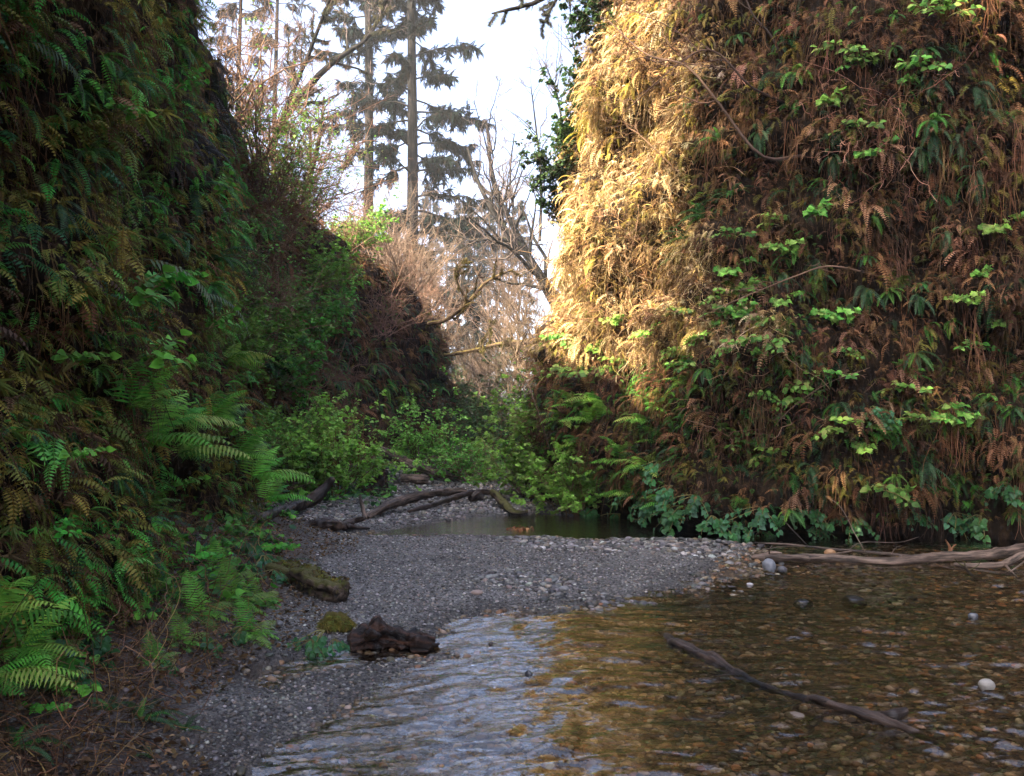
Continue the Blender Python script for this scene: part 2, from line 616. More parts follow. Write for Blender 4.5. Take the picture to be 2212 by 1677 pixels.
LEAF = mat_leaf('green leaves', 0.35, 0.55, 0.18)
DRY = mat_leaf('dry fronds', 0.25, 0.8, 0.12, hue=0.01)
NEEDLE = mat_leaf('conifer needles', 0.1, 0.8, 0.03, freq=0.6)
TWIG = mat_leaf('twig bark', 0.0, 0.9, 0.06, hue=0.01, freq=3.0)
BARK = mat_wood('trunk bark', (0.012, 0.012, 0.012), (0.034, 0.032, 0.031), moss=(0.022, 0.022, 0.012), mossamt=0.2, scale=3, bump=1.0, rough=.95, wet=-.26)
DRIFT = mat_wood('wet driftwood', (0.02, 0.013, 0.01), (0.085, 0.055, 0.04), rough=0.5, wet=0.15)
PALEDRIFT = mat_wood('grey driftwood', (0.06, 0.045, 0.035), (0.26, 0.19, 0.15), rough=0.6)
TANBARK = mat_wood('tan bark', (0.05, 0.036, 0.025), (0.16, 0.115, 0.08), moss=(0.10, 0.08, 0.025), mossamt=0.4, scale=3, bump=1.0, rough=.95, wet=-.22)
MOSSLOG = mat_wood('mossy log', (0.03, 0.022, 0.016), (0.16, 0.115, 0.085), moss=(0.075, 0.07, 0.02), mossamt=0.55, rough=0.75)
ROT = mat_wood('rotten wood', (0.012, 0.007, 0.005), (0.085, 0.035, 0.018), rough=0.6, wet=0.1, scale=7, bump=0.9)
SOIL, GROUND, STONE, WATER = mat_soil(), mat_ground(), mat_stone(), mat_water()

GREEN_B = [(0.09, 0.30, 0.03), (0.12, 0.35, 0.04), (0.08, 0.26, 0.03)]
GREEN_M = [(0.045, 0.14, 0.022), (0.065, 0.17, 0.022), (0.075, 0.17, 0.03)]
GREEN_D = [(0.018, 0.055, 0.016), (0.025, 0.075, 0.02), (0.03, 0.07, 0.03)]
OLIVE = [(0.09, 0.085, 0.018), (0.075, 0.09, 0.02), (0.12, 0.10, 0.02)]
BROWN = [(0.10, 0.054, 0.026), (0.14, 0.076, 0.034), (0.07, 0.038, 0.021), (0.17, 0.10, 0.045), (0.12, 0.075, 0.03)]
DKBROWN = [(0.05, 0.031, 0.017), (0.07, 0.043, 0.021), (0.038, 0.026, 0.015)]
SUN_GOLD = [(0.52, 0.34, 0.15), (0.45, 0.29, 0.13), (0.66, 0.50, 0.29), (0.36, 0.21, 0.10), (0.44, 0.33, 0.09), (0.70, 0.55, 0.36), (0.58, 0.42, 0.22)]  # dry straw gold, paled further so the colour carries sun highlights
STRAW = [(0.22, 0.13, 0.075), (0.16, 0.09, 0.05), (0.30, 0.19, 0.11)]


# ================================================================== canyon walls
def catmull(p, n):
    p = np.asarray(p, float)
    q = np.concatenate([[2 * p[0] - p[1]], p, [2 * p[-1] - p[-2]]])
    out = []
    for i in range(1, len(q) - 2):
        t = np.linspace(0, 1, 24, endpoint=False)[:, None]
        a, b, c, d = q[i - 1], q[i], q[i + 1], q[i + 2]
        out.append(0.5 * (2 * b + (c - a) * t + (2 * a - 5 * b + 4 * c - d) * t ** 2 + (3 * b - a - 3 * c + d) * t ** 3))
    out = np.concatenate(out + [p[-1:]])
    L = np.concatenate([[0], np.cumsum(np.linalg.norm(np.diff(out[:, :2], axis=0), axis=1))])
    s = np.linspace(0, L[-1], n)
    return np.stack([np.interp(s, L, out[:, k]) for k in range(out.shape[1])], 1)


class Wall:
    pass


def wall(name, ctrl, n, nz, back, under, seed, amp=0.38, ledge=.24):
    c = catmull(ctrl, n)
    T = np.gradient(c[:, :2], axis=0)
    T /= np.linalg.norm(T, axis=1, keepdims=True)
    nr = np.stack([-T[:, 1], T[:, 0], np.zeros(n)], 1)
    u = np.linspace(0, 1, nz)
    top, lean = c[:, 2], c[:, 3]
    z = -0.5 + (top[:, None] + 0.5) * u[None]
    o = lean[:, None] * z + under * np.clip(1 - z / 0.7, 0, 1) ** 2
    o = o + 1.6 * np.clip((u[None] - 0.82) / 0.18, 0, 1) ** 2.2
    pos = np.zeros((n, nz, 3))
    pos[..., :2] = c[:, None, :2]
    pos[..., 2] = z
    dsp = amp * fbm(pos * 0.75, 3, seed) + 0.13 * fbm(pos * 2.6, 3, seed + 9)
    dsp = dsp + ledge * fbm(pos * A([.7, .7, 1.7]), 2, seed + 60)
    st = pos * A([3.5, 3.5, 0.8])
    dsp = dsp + 0.07 * fbm(st, 2, seed + 20)
    fade = sstep(-0.4, 0.5, z) * 0.7 + 0.3
    pos = pos + nr[:, None, :] * (o + dsp * fade)[..., None]
    face = pos.copy()
    rows = [pos]
    k = 14
    bd = A([back[0], back[1], 0.0])
    dist = 0.35 * 1.55 ** np.arange(k)
    prev = pos[:, -1]
    acc = 0
    for j in range(k):
        acc += dist[j]
        b = sstep(0, 6, acc)
        d = nr * (1 - b) + bd * b
        prev = prev + d * dist[j]
        q = prev.copy()
        q[:, 2] = top + 0.9 * (1 - math.exp(-acc / 1.5)) + 0.03 * acc + 0.35 * fbm(q * 0.5, 3, seed + 40)
        rows.append(q[:, None])
    allp = np.concatenate(rows, 1)
    m = allp.shape[1]
    i, j = np.meshgrid(np.arange(n - 1), np.arange(m - 1), indexing='ij')
    a = (i * m + j).ravel()
    tri = np.concatenate([np.stack([a, a + 1, a + m], 1), np.stack([a + 1, a + m + 1, a + m], 1)])
    g = Geo().add(allp.reshape(-1, 3), tri, (0.04, 0.025, 0.015))
    ob = link(name, g.mesh(name, SOIL, True), kind='structure')
    w = Wall()
    w.ob, w.P, w.n, w.m, w.nz = ob, allp, n, m, nz
    ds = np.gradient(allp, axis=0)
    dz = np.gradient(allp, axis=1)
    # smooth normals a little so hanging plants share their direction
    nn = np.cross(ds, dz)
    nn /= np.linalg.norm(nn, axis=2, keepdims=True) + 1e-9
    for _ in range(4):
        nn = (nn + np.roll(nn, 1, 0) + np.roll(nn, -1, 0) + np.roll(nn, 1, 1) + np.roll(nn, -1, 1)) / 5
    nn /= np.linalg.norm(nn, axis=2, keepdims=True) + 1e-9
    out = np.sign((nn[:, :nz] * -nr[:, None, :]).sum())
    w.N = nn * out
    area = np.linalg.norm(np.cross(ds, dz), axis=2)
    w.area = area
    w.bvh = BVHTree.FromPolygons([tuple(x) for x in allp.reshape(-1, 3)], [tuple(x) for x in tri.tolist()])
    return w


LEFT = wall('canyon_wall', [
    (-3.4, -14, 9.5, .10), (-3.0, -7, 9.5, .08), (-2.5, -1, 8.4, .06), (-2.3, 2, 8.2, .05), (-2.55, 5, 8.0, .05), (-2.95, 8, 9.0, .08), (-3.45, 11.2, 8.9, .11),
    (-4.6, 13.4, 10.2, .10), (-5.0, 16, 9.8, .10), (-4.75, 19, 8.0, .10), (-4.2, 22, 7.0, .08), (-3.3, 26, 6.4, .06), (-2.1, 30.5, 5.1, .08),
    (-1.75, 34, 2.6, .3), (-3.0, 40, 2.4, .5), (-7, 50, 2.4, .5)], 640, 130, (-1, 0), 0.12, 3, amp=0.3)
RIGHT = wall('canyon_wall', [
    (9, 52, 5, .4), (5.0, 40, 6, .2), (3.6, 30, 7, .12), (2.2, 23, 9, .12), (0.95, 18.5, 11, .15), (0.38, 15.6, 11.5, .155), (1.12, 13.3, 11.5, .10), (2.5, 11.75, 11.5, .06),
    (3.9, 11.0, 11.5, .06), (5.8, 10.35, 11.5, .06), (8.3, 8.6, 11.5, .06), (10, 4.5, 11, .08), (10.6, -1, 10.5, .1), (11, -8, 10, .1), (10.4, -14, 10, .1)], 560, 130, (0.75, 0.66), 0.45, 5, amp=0.40, ledge=.36)


def onwall(px, py, lift=0.0):
    o = Vector((0, 0, CAMH))
    d = Vector(((px - CX) / F, 1.0, (HOR - py) / F)).normalized()
    best = None
    for w in (LEFT, RIGHT):
        h = w.bvh.ray_cast(o, d, 80)
        if h[0] is not None and (best is None or h[3] < best[1]):
            best = (h, h[3], w)
    if best is None:
        return None
    h, _, w = best
    p = np.array(h[0])
    i = h[2]
    ntri = (w.n - 1) * (w.m - 1)
    cell = i % ntri
    a, b = divmod(cell, w.m - 1)
    n = w.N[a, b]
    return p + n * lift, n


def wallsample(w, N, zmin, zmax, cond=None, rng=RNG, rows=None):
    """N random points on a wall's face that the view could reach"""
    Pw, Nw = w.P, w.N
    wt = w.area.copy()
    X, Y, Z = Pw[..., 0], Pw[..., 1], Pw[..., 2]
    ok = (Y > 2.2) & (Z > zmin) & (Z < zmax) & (np.abs(X) < Y * 0.62 + 1.2) & (Z < CAMH + 0.5 * Y + 1.0)
    if rows is None:
        rows = w.nz + 4
    ok[:, rows:] = False
    view = ((A([0, 0, CAMH]) - Pw) * Nw).sum(2) / np.linalg.norm(Pw, axis=2)
    ok &= view > -0.25
    if cond is not None:
        ok &= cond(X, Y, Z)
    wt = wt * ok / np.maximum(Y, 3.0) ** 1.2
    wt = wt.ravel() / wt.sum()
    k = rng.choice(len(wt), N, p=wt)
    a, b = np.divmod(k, w.m)
    a = np.minimum(a, w.n - 2)
    b = np.minimum(b, w.m - 2)
    f, h = rng.random((N, 1)), rng.random((N, 1))
    p = Pw[a, b] + (Pw[a + 1, b] - Pw[a, b]) * f + (Pw[a, b + 1] - Pw[a, b]) * h
    return p, Nw[a, b]


def rim(px, Y):
    X = (px - CX) / F * Y
    h = LEFT.bvh.ray_cast(Vector((X, Y, 40)), Vector((0, 0, -1)))
    return np.array(h[0]) if h[0] is not None else P(px, 900, Y) * A([1, 1, 0])


# ================================================================== ground and water
def poly(*pts, z=0.0):
    return A([G(x, y, z)[:2] for x, y in pts])


def sdist(px, py, pg):
    """signed distance to a polygon, inside positive"""
    x, y = px, py
    d2 = np.full(x.shape, 1e9)
    ins = np.zeros(x.shape, bool)
    n = len(pg)
    for i in range(n):
        a, b = pg[i], pg[(i + 1) % n]
        e = b - a
        wx, wy = x - a[0], y - a[1]
        t = np.clip((wx * e[0] + wy * e[1]) / (e @ e + 1e-12), 0, 1)
        d2 = np.minimum(d2, (wx - t * e[0]) ** 2 + (wy - t * e[1]) ** 2)
        c = ((a[1] <= y) & (b[1] > y)) | ((b[1] <= y) & (a[1] > y))
        xi = a[0] + (y - a[1]) / (b[1] - a[1] + 1e-12) * e[0]
        ins ^= c & (x < xi)
    return np.where(ins, 1, -1) * np.sqrt(d2)


BAR = np.concatenate([poly((560, 1138), (690, 1157), (850, 1158), (1000, 1160), (1200, 1166), (1400, 1170), (1565, 1180), (1590, 1205), (1540, 1235), (1480, 1268), (1400, 1298),
                           (1250, 1313), (1130, 1322), (1010, 1335), (955, 1352), (940, 1385), (880, 1398), (760, 1405), (660, 1415), (575, 1445), (540, 1490),
                           (570, 1500), (655, 1462), (765, 1440), (900, 1424), (965, 1412), (940, 1432), (850, 1470), (760, 1512), (660, 1562), (570, 1610), (500, 1660), (455, 1720)),
                      A([[-1.05, 2.6], [-1.0, 0], [-1.0, -14], [-6, -14], [-6, 12]])])
REAR = np.concatenate([poly((560, 1152), (700, 1158), (800, 1150), (890, 1135), (970, 1122), (1060, 1116), (1150, 1110), (1235, 1113)), A([[1.9, 15.5], [400, 16], [400, 400], [-400, 400], [-400, 12.5]])])
# the left wall's foot, for the bank that climbs to it
FOOT = catmull([(-3.0, -7), (-2.5, -1), (-2.3, 2), (-2.55, 5), (-2.95, 8), (-3.45, 11.2), (-4.6, 13.4)], 60)


def ground_z(x, y):
    x, y = np.asarray(x, float), np.asarray(y, float)
    p3 = np.stack([x, y, np.zeros_like(x)], -1)
    wob = 0.11 * fbm(p3 * 1.9, 4, 71) * sstep(-2.5, -.5, x)
    d = np.maximum(sdist(x, y, BAR), sdist(x, y, REAR)) + wob
    land = 0.065 * np.tanh(np.maximum(d, 0) / 0.55)
    bed = -0.11 * np.tanh(np.maximum(-d, 0) / 0.8)
    z = land + bed
    right = sstep(0.9, 2.2, x) * sstep(11.5, 9.5, y) * sstep(7.2, 8.6, y)      # pebbly shallows beside the log
    z = z + 0.05 * right * (d < 0)
    far = np.maximum(y - 14.5, 0)
    z = z + 0.034 * np.minimum(far, 22) * (y > 14.5)
    fx = np.interp(y, FOOT[:, 1], FOOT[:, 0])
    dw = x - fx
    bank = np.clip(1 - dw / 1.5, 0, 1.6) ** 1.5 * 0.5 * sstep(13.0, 10.0, y)
    z = z + bank * (d > 0)
    return z + 0.014 * fbm(p3 * 3.1, 3, 72) + 0.006 * vn(p3 * 14, 75), d, dw


def steps(lo, hi, fine_lo, fine_hi, fine, gfac=1.12):
    a = list(np.arange(fine_lo, fine_hi, fine))
    s, v = fine, a[-1]
    while v < hi:
        s *= gfac
        v += s
        a.append(v)
    s, v = fine, a[0]
    while v > lo:
        s *= gfac
        v -= s
        a.insert(0, v)
    return A(a)


gx = steps(-400, 400, -5, 8.5, 0.045)
gy = steps(-300, 420, 2.0, 16.0, 0.045)
GX, GY = np.meshgrid(gx, gy, indexing='ij')
GZ, GD, GW = ground_z(GX, GY)
soilw = sstep(1.35, 0.75, GW + 0.25 * fbm(np.stack([GX, GY, GX * 0], -1) * 1.6, 3, 77)) * (GY < 13.5)
soilw = np.maximum(soilw, sstep(16.5, 18.5, GY + 0.6 * vn(np.stack([GX, GY, GX * 0], -1), 5)))
bedw = sstep(0.03, -0.12, GD)
damp = sstep(.42, .05, GD + .12 * fbm(np.stack([GX, GY, GX * 0], -1) * 2.2, 3, 79)) * (1 - bedw)
colr = np.stack([damp, soilw, bedw], -1)
nx, ny = GX.shape
ii, jj = np.meshgrid(np.arange(nx - 1), np.arange(ny - 1), indexing='ij')
a_ = (ii * ny + jj).ravel()
gt = np.concatenate([np.stack([a_, a_ + ny, a_ + 1], 1), np.stack([a_ + 1, a_ + ny, a_ + ny + 1], 1)])
ground = Geo().add(np.stack([GX, GY, GZ], -1).reshape(-1, 3), gt, colr.reshape(-1, 3))
link('ground', ground.mesh('ground', GROUND, True), kind='structure')


def gz(x, y):
    return float(ground_z(A([x]), A([y]))[0][0])


def gp(px, py):
    """point on the ground under a pixel"""
    z = 0.0
    for _ in range(12):
        p = G(px, py, z)
        z = gz(p[0], p[1])
    return A([p[0], p[1], z])


# water: real ripples on a fine sheet
wx = steps(-7, 14, -3.2, 7.0, 0.024, 1.08)
wy = np.concatenate([np.arange(-4, 2.4, 0.12), np.arange(2.4, 8.0, 0.018), np.arange(8.0, 15.6, 0.035)])
WX, WY = np.meshgrid(wx, wy, indexing='ij')
p3 = np.stack([WX, WY, WX * 0], -1)
ang = R(-22) + 0.35 * vn(p3 * 0.35, 13)
warp = 0.10 * fbm(p3 * 2.2, 2, 12)
qx = (WX * np.cos(ang) - WY * np.sin(ang))
qy = (WX * np.sin(ang) + WY * np.cos(ang)) + warp
h1 = vn(np.stack([qx * 3.2, qy * 13.0, WX * 0], -1), 21)
h2 = vn(np.stack([qx * 7.0, qy * 24, WX * 0], -1), 22)
h3 = vn(np.stack([WX * 9 + warp * 9, WY * 16, WX * 0], -1), 23)
rip = sstep(1.0, 2.6, WX + 0.5 * vn(p3 * 0.8, 3))
calm = sstep(10.6, 10.0, WY) * (0.35 + 0.65 * sstep(-1.6, -0.9, WX + 0.12 * WY * 0))
WZ = calm * (0.013 * h1 * (1 - 0.2 * rip) + 0.0075 * h2 + 0.012 * h3 * rip * (.75 + sstep(-.2, .5, fbm(p3 * .9, 2, 14)))) + 0.0006 * h3
# the riffle that breaks over the sunken log
WZ = WZ + 0.02 * np.exp(-((WX - 1.75) / 0.55) ** 2 - ((WY - (6.3 - 0.55 * (WX - 1.6))) / 0.16) ** 2) * (0.6 + h3 + 0.5 * h2)
nx, ny = WX.shape
ii, jj = np.meshgrid(np.arange(nx - 1), np.arange(ny - 1), indexing='ij')
a_ = (ii * ny + jj).ravel()
gt = np.concatenate([np.stack([a_, a_ + ny, a_ + 1], 1), np.stack([a_ + 1, a_ + ny, a_ + ny + 1], 1)])
link('creek_water', Geo().add(np.stack([WX, WY, WZ], -1).reshape(-1, 3), gt).mesh('creek_water', WATER, True), kind='structure')


# ================================================================== uncountable cover on the walls
SWORD_LO = [frond(1, 13, a, b, w=.18, shape='sword', pw=.72, droop=.3, side=s, rach=.012, seed=i, twist=tw) for i, (a, b, s, tw) in enumerate([(20, -88, .08, .2), (-10, -95, -.1, -.3), (45, -75, .12, .3), (-45, -100, 0, .1)])]
BUSHY_LO = [frond(1, 10, a, b, w=.27, shape='lady', pw=.85, droop=.4, side=s, rach=.012, seed=9 + i) for i, (a, b, s) in enumerate([(30, -70, .1), (-20, -95, -.1), (10, -85, .05)])]


def strand(seed, wob=.10, k=3, r=.006, out=.25, n=7):
    rg = np.random.default_rng(seed)
    g = Geo()
    s = np.linspace(0, 1, n)
    x = np.cumsum(rg.normal(0, wob, n)) * .35 * s
    y = out * np.sin(s * 2.2) * rg.uniform(.4, 1)
    tubes(g, np.stack([x, y, -s], 1), r * np.linspace(1, .5, n), k)
    return g


STRANDS = [strand(i) for i in range(7)]
CURLY = [strand(40 + i, wob=.55, out=.7, r=.009, n=11) for i in range(8)]
FUZZ = []
for i in range(5):                                   # moss tuft: a fan of thin blades
    rg = np.random.default_rng(300 + i)
    g_ = Geo()
    for q in range(14):
        d = A([rg.normal(0, .8), rg.uniform(.2, 1), rg.normal(-.5, .5)])
        d /= np.linalg.norm(d)
        s_ = np.cross(d, rg.normal(size=3))
        s_ /= np.linalg.norm(s_) * 14
        l_ = rg.uniform(.5, 1)
        g_.add([s_, -s_, d * l_ + A([0, 0, -.35 * l_])], [[0, 1, 2]], A([1, 1, 1.]) * rg.uniform(.7, 1.2))
    FUZZ.append(g_)


def clumped(geo, w, nclump, per, protos, cols, smin, smax, zmin, zmax, cond=None, spread=.09, yaw=.8, tilt=0., var=.25, rng=RNG, vary=.15, lift=.02):
    p, n = wallsample(w, nclump, zmin, zmax, cond, rng)
    pc = np.repeat(p, per, 0) + rng.normal(0, spread, (nclump * per, 3)) * A([1, 1, .7])
    nc = np.repeat(n, per, 0)
    pc = pc + nc * rng.uniform(-.02, .06 + lift, (len(pc), 1))
    col = np.repeat(pick(cols, nclump, rng, var), per, 0) * rng.uniform(1 - vary, 1 + vary, (len(pc), 1))
    sc = np.repeat(rng.uniform(smin, smax, nclump), per) * rng.uniform(.6, 1.15, len(pc))
    M = yawed(nc, rng.normal(0, yaw, len(pc)), tilt + rng.normal(0, .25, len(pc)))
    scatter(geo, protos, pc, M, sc, col, rng)


def patchy(seed, thr, f=.55):
    return lambda X, Y, Z: fbm(np.stack([X, Y, Z], -1) * f, 2, seed) > thr


SUN_TINT = lambda X, Y, Z: (X + .5 * fbm(np.stack([X, Y, Z], -1) * 1.1, 2, 61) < 2.75 - .2 * (Z - 4)) & (Z > 2.3) & (Y < 19)  # where sunlight is tinted into the fronds, cut to the lit patch's edge
NO_SUN_TINT = lambda X, Y, Z: ~SUN_TINT(X, Y, Z)
# ---- right wall
g1 = Geo()
clumped(g1, RIGHT, 1900, 8, SWORD_LO + BUSHY_LO, BROWN + STRAW[1:2] + OLIVE + DKBROWN[:1], .12, .30, .35, 9, NO_SUN_TINT, yaw=.7)
clumped(g1, RIGHT, 420, 7, SWORD_LO, BROWN + STRAW[:1], .26, .46, .5, 9, NO_SUN_TINT, spread=.06, yaw=.6)
clumped(g1, RIGHT, 900, 9, SWORD_LO, DKBROWN, .12, .3, .25, 9, NO_SUN_TINT, yaw=.7)
clumped(g1, RIGHT, 1150, 12, STRANDS, STRAW[:2] + BROWN + DKBROWN, .2, .8, .6, 9, NO_SUN_TINT, spread=.05, yaw=.5)
clumped(g1, RIGHT, 900, 5, FUZZ, BROWN + DKBROWN + OLIVE, .08, .2, .3, 9, None, spread=.08)
clumped(g1, RIGHT, 2600, 8, BUSHY_LO + SWORD_LO[:2], BROWN + DKBROWN + OLIVE, .05, .13, .3, 9, None, spread=.07, yaw=1.0)
clumped(g1, RIGHT, 2200, 6, FUZZ, BROWN + DKBROWN + OLIVE, .04, .11, .2, 9, None, spread=.07)
o_ = link('dead_fern_fronds', g1.mesh('dead_fern_fronds', DRY), kind='stuff', label='brown dead fern fronds and roots hanging over the shaded right canyon wall')
g1 = Geo()
clumped(g1, RIGHT, 800, 8, SWORD_LO + BUSHY_LO, SUN_GOLD + STRAW, .07, .22, 2.2, 9.5, SUN_TINT, yaw=.8)
clumped(g1, RIGHT, 1500, 9, STRANDS + CURLY, SUN_GOLD + STRAW, .10, .4, 2.2, 9.5, SUN_TINT, spread=.08, yaw=.8)
clumped(g1, RIGHT, 420, 7, SWORD_LO, SUN_GOLD + STRAW + BROWN[-2:], .26, .48, 2.2, 9.5, SUN_TINT, spread=.05, yaw=.7)
clumped(g1, RIGHT, 700, 8, STRANDS, BROWN + STRAW, .2, .6, 2.2, 9.5, SUN_TINT, spread=.05, yaw=.5)
clumped(g1, RIGHT, 1500, 7, FUZZ, SUN_GOLD + STRAW, .04, .13, 2.2, 9.5, SUN_TINT)
link('sun_tinted_dry_fronds', g1.mesh('sun_tinted_dry_fronds', DRY), kind='stuff', label='golden dry fronds and straw with sunlight put into their colour, covering the sunlit patch of the right canyon wall')
g1 = Geo()
clumped(g1, RIGHT, 620, 5, SWORD_LO + BUSHY_LO, GREEN_D + OLIVE + GREEN_M[:1], .14, .34, .4, 9, NO_SUN_TINT, yaw=.8)
clumped(g1, RIGHT, 90, 6, SWORD_LO, GREEN_D, .2, .45, .4, 9, lambda X, Y, Z: X > 3.0, yaw=.7)
clumped(g1, RIGHT, 260, 6, BUSHY_LO, GREEN_M + GREEN_D, .12, .3, .3, 2.3, lambda X, Y, Z: X < 3.4, yaw=.9)
clumped(g1, RIGHT, 750, 6, BUSHY_LO + SWORD_LO[:1], GREEN_M + GREEN_B[2:] + OLIVE, .08, .24, .3, 6, lambda X, Y, Z: NO_SUN_TINT(X, Y, Z) & (Z < 4.2 - .35 * X + 1.2 * fbm(np.stack([X, Y, Z], -1) * .8, 2, 66)), spread=.1, yaw=.9)
clumped(g1, RIGHT, 420, 5, BUSHY_LO, GREEN_M + OLIVE, .07, .2, .3, 9, lambda X, Y, Z: NO_SUN_TINT(X, Y, Z) & patchy(67, .1, .9)(X, Y, Z), spread=.1, yaw=.9)
link('fern_foliage', g1.mesh('fern_foliage', LEAF), kind='stuff', label='small dark green ferns mixed into the brown growth of the right canyon wall')
LIFT = lambda cs: [tuple(min(.5, x * 1.5) for x in c) for c in cs]
# ---- left wall
NEAR = lambda X, Y, Z: Y < 13
FARW = lambda X, Y, Z: Y >= 13
DKBROWN, OLIVE, GREEN_M, GREEN_D = LIFT(DKBROWN), LIFT(OLIVE), LIFT(GREEN_M), LIFT(GREEN_D)
g1 = Geo()
clumped(g1, LEFT, 1500, 7, SWORD_LO + BUSHY_LO, DKBROWN + OLIVE + OLIVE + BROWN[:1], .10, .28, .15, 8, NEAR, yaw=.8)
clumped(g1, LEFT, 900, 10, STRANDS, DKBROWN + BROWN[:2], .15, .6, .3, 8, NEAR, spread=.05, yaw=.5)
clumped(g1, LEFT, 1500, 8, SWORD_LO + BUSHY_LO, BROWN + DKBROWN + OLIVE[:1], .22, .5, .15, 7, FARW, yaw=.6)
clumped(g1, LEFT, 800, 10, STRANDS, DKBROWN + BROWN, .3, .9, .6, 7, FARW, spread=.06, yaw=.5)
clumped(g1, LEFT, 1200, 6, FUZZ, DKBROWN + OLIVE, .06, .16, .1, 8, None)
clumped(g1, LEFT, 1600, 8, BUSHY_LO, DKBROWN + OLIVE + BROWN[:1], .04, .11, .1, 8, NEAR, spread=.06, yaw=1.0)
link('dead_fern_fronds', g1.mesh('dead_fern_fronds', DRY), kind='stuff', label='dark brown and olive dead fronds hanging over the shaded left canyon wall')
g1 = Geo()
clumped(g1, LEFT, 900, 6, SWORD_LO + BUSHY_LO, GREEN_D + GREEN_M + OLIVE[1:2] + GREEN_M, .10, .30, .15, 8, NEAR, yaw=.9)
clumped(g1, LEFT, 1700, 8, BUSHY_LO + FUZZ[:2], GREEN_M + OLIVE + [(.12, .19, .03), (.09, .2, .03)], .04, .12, .1, 10, lambda X, Y, Z: patchy(53, -.2)(X, Y, Z), spread=.07, yaw=1.)
clumped(g1, LEFT, 300, 5, BUSHY_LO + SWORD_LO, GREEN_M + GREEN_B[2:], .10, .24, .15, 8, lambda X, Y, Z: (Y < 13) & patchy(51, .05)(X, Y, Z), yaw=.9)
clumped(g1, LEFT, 500, 6, SWORD_LO, GREEN_D + GREEN_M[:1], .25, .5, .15, 7, lambda X, Y, Z: (Y >= 13) & patchy(52, .1)(X, Y, Z), yaw=.7)
link('fern_foliage', g1.mesh('fern_foliage', LEAF), kind='stuff', label='dark green ferns growing thickly over the left canyon wall')


# ================================================================== trees and shrubs
SPRAY = [frond(1, 9, a, b, w=.24, fwd=.7, shape='lady', pw=1.3, droop=.5, rach=.012, seed=60 + i, side=s) for i, (a, b, s) in enumerate([(5, -60, .1), (-30, -80, -.1), (20, -50, .15)])]


def along(Pl, m, tmin, tmax, rng):
    """m random points and tangents on each polyline"""
    N, n, _ = Pl.shape
    t = rng.uniform(tmin, tmax, (N, m)) * (n - 1)
    i = np.minimum(t.astype(int), n - 2)
    f = (t - i)[..., None]
    idx = np.arange(N)[:, None]
    a, b = Pl[idx, i], Pl[idx, i + 1]
    return (a + (b - a) * f).reshape(-1, 3), ((b - a) / (np.linalg.norm(b - a, axis=2, keepdims=True) + 1e-9)).reshape(-1, 3)


def conifer(label, seed, H, r0, rad, crown0, limbs, sprays=84, lean=(0, 0), spray=(.22, .58), col=None, group=None, gaps=(), barecol=(.035, .03, .028), droop=-.35, dens=1.0):
    rng = np.random.default_rng(seed)
    root = empty('conifer_tree', label, 'tree', group)
    n = 16
    s = np.linspace(0, 1, n)
    tr = np.stack([lean[0] * s * H + .12 * np.sin(s * 7 + seed), lean[1] * s * H + .1 * np.cos(s * 6), s * H], 1)
    g = Geo()
    tubes(g, tr, r0 * (1 - .9 * s) + .02 + .5 * r0 * np.exp(-s * 30), 10, (1, 1, 1))
    zt = np.linspace(crown0, .985, limbs) + rng.normal(0, .008, limbs)
    keep = np.ones(limbs, bool)
    for a, b in gaps:
        keep &= ~((zt > a) & (zt < b) & (rng.random(limbs) < .85))
    zt = np.clip(zt[keep], 0, .99)
    m = len(zt)
    base = np.stack([np.interp(zt, s, tr[:, k]) for k in range(3)], 1)
    az = np.arange(m) * 2.4 + rng.normal(0, .5, m)
    u = (zt - crown0) / (1 - crown0)
    Ll = rad * (1 - u) ** .75 * (.55 + .45 * np.minimum(1, u * 6 + .35)) * rng.uniform(.55, 1.1, m) + .3
    d = np.stack([np.cos(az), np.sin(az), .25 * u + rng.normal(.05, .12, m)], 1)
    d /= np.linalg.norm(d, axis=1, keepdims=True)
    bend = np.stack([rng.normal(0, .1, m), rng.normal(0, .1, m), droop + .3 * u + rng.normal(0, .08, m)], 1)
    Lp = curve(base, d, Ll, 8, bend, .025, rng)
    Lr = (r0 * .17 * (1 - .6 * u))[:, None] * np.linspace(1, .15, 8)[None] + .006
    tubes(g, Lp, Lr, 4, barecol)
    Sp, Sr = grow(Lp, Lr, 7, .2, .98, 55, .3, 5, -.25, .5, .03, rng)
    tubes(g, Sp, Sr, 3, barecol)
    link('trunk', g.mesh('trunk', BARK, True), root)
    c = Geo()
    cols = col or [(.006, .013, .012), (.008, .016, .014), (.011, .017, .014), (.02, .016, .011)]
    for src, cnt, a in ((Lp, sprays, .3), (Sp, max(3, sprays // 6), .2)):
        p, T = along(src, cnt, a, 1.0, rng)
        k = rng.random(len(p)) < dens
        p, T = p[k], T[k]
        y = T * A([1, 1, .3]) + rng.normal(0, .55, T.shape)
        y[:, 2] -= .35
        M = frames_dir(y, UP + rng.normal(0, .3, y.shape))
        scatter(c, SPRAY, p, M, rng.uniform(*spray, len(p)), pick(cols, len(p), rng, .3), rng)
    link('crown', c.mesh('crown', NEEDLE), root)
    return root


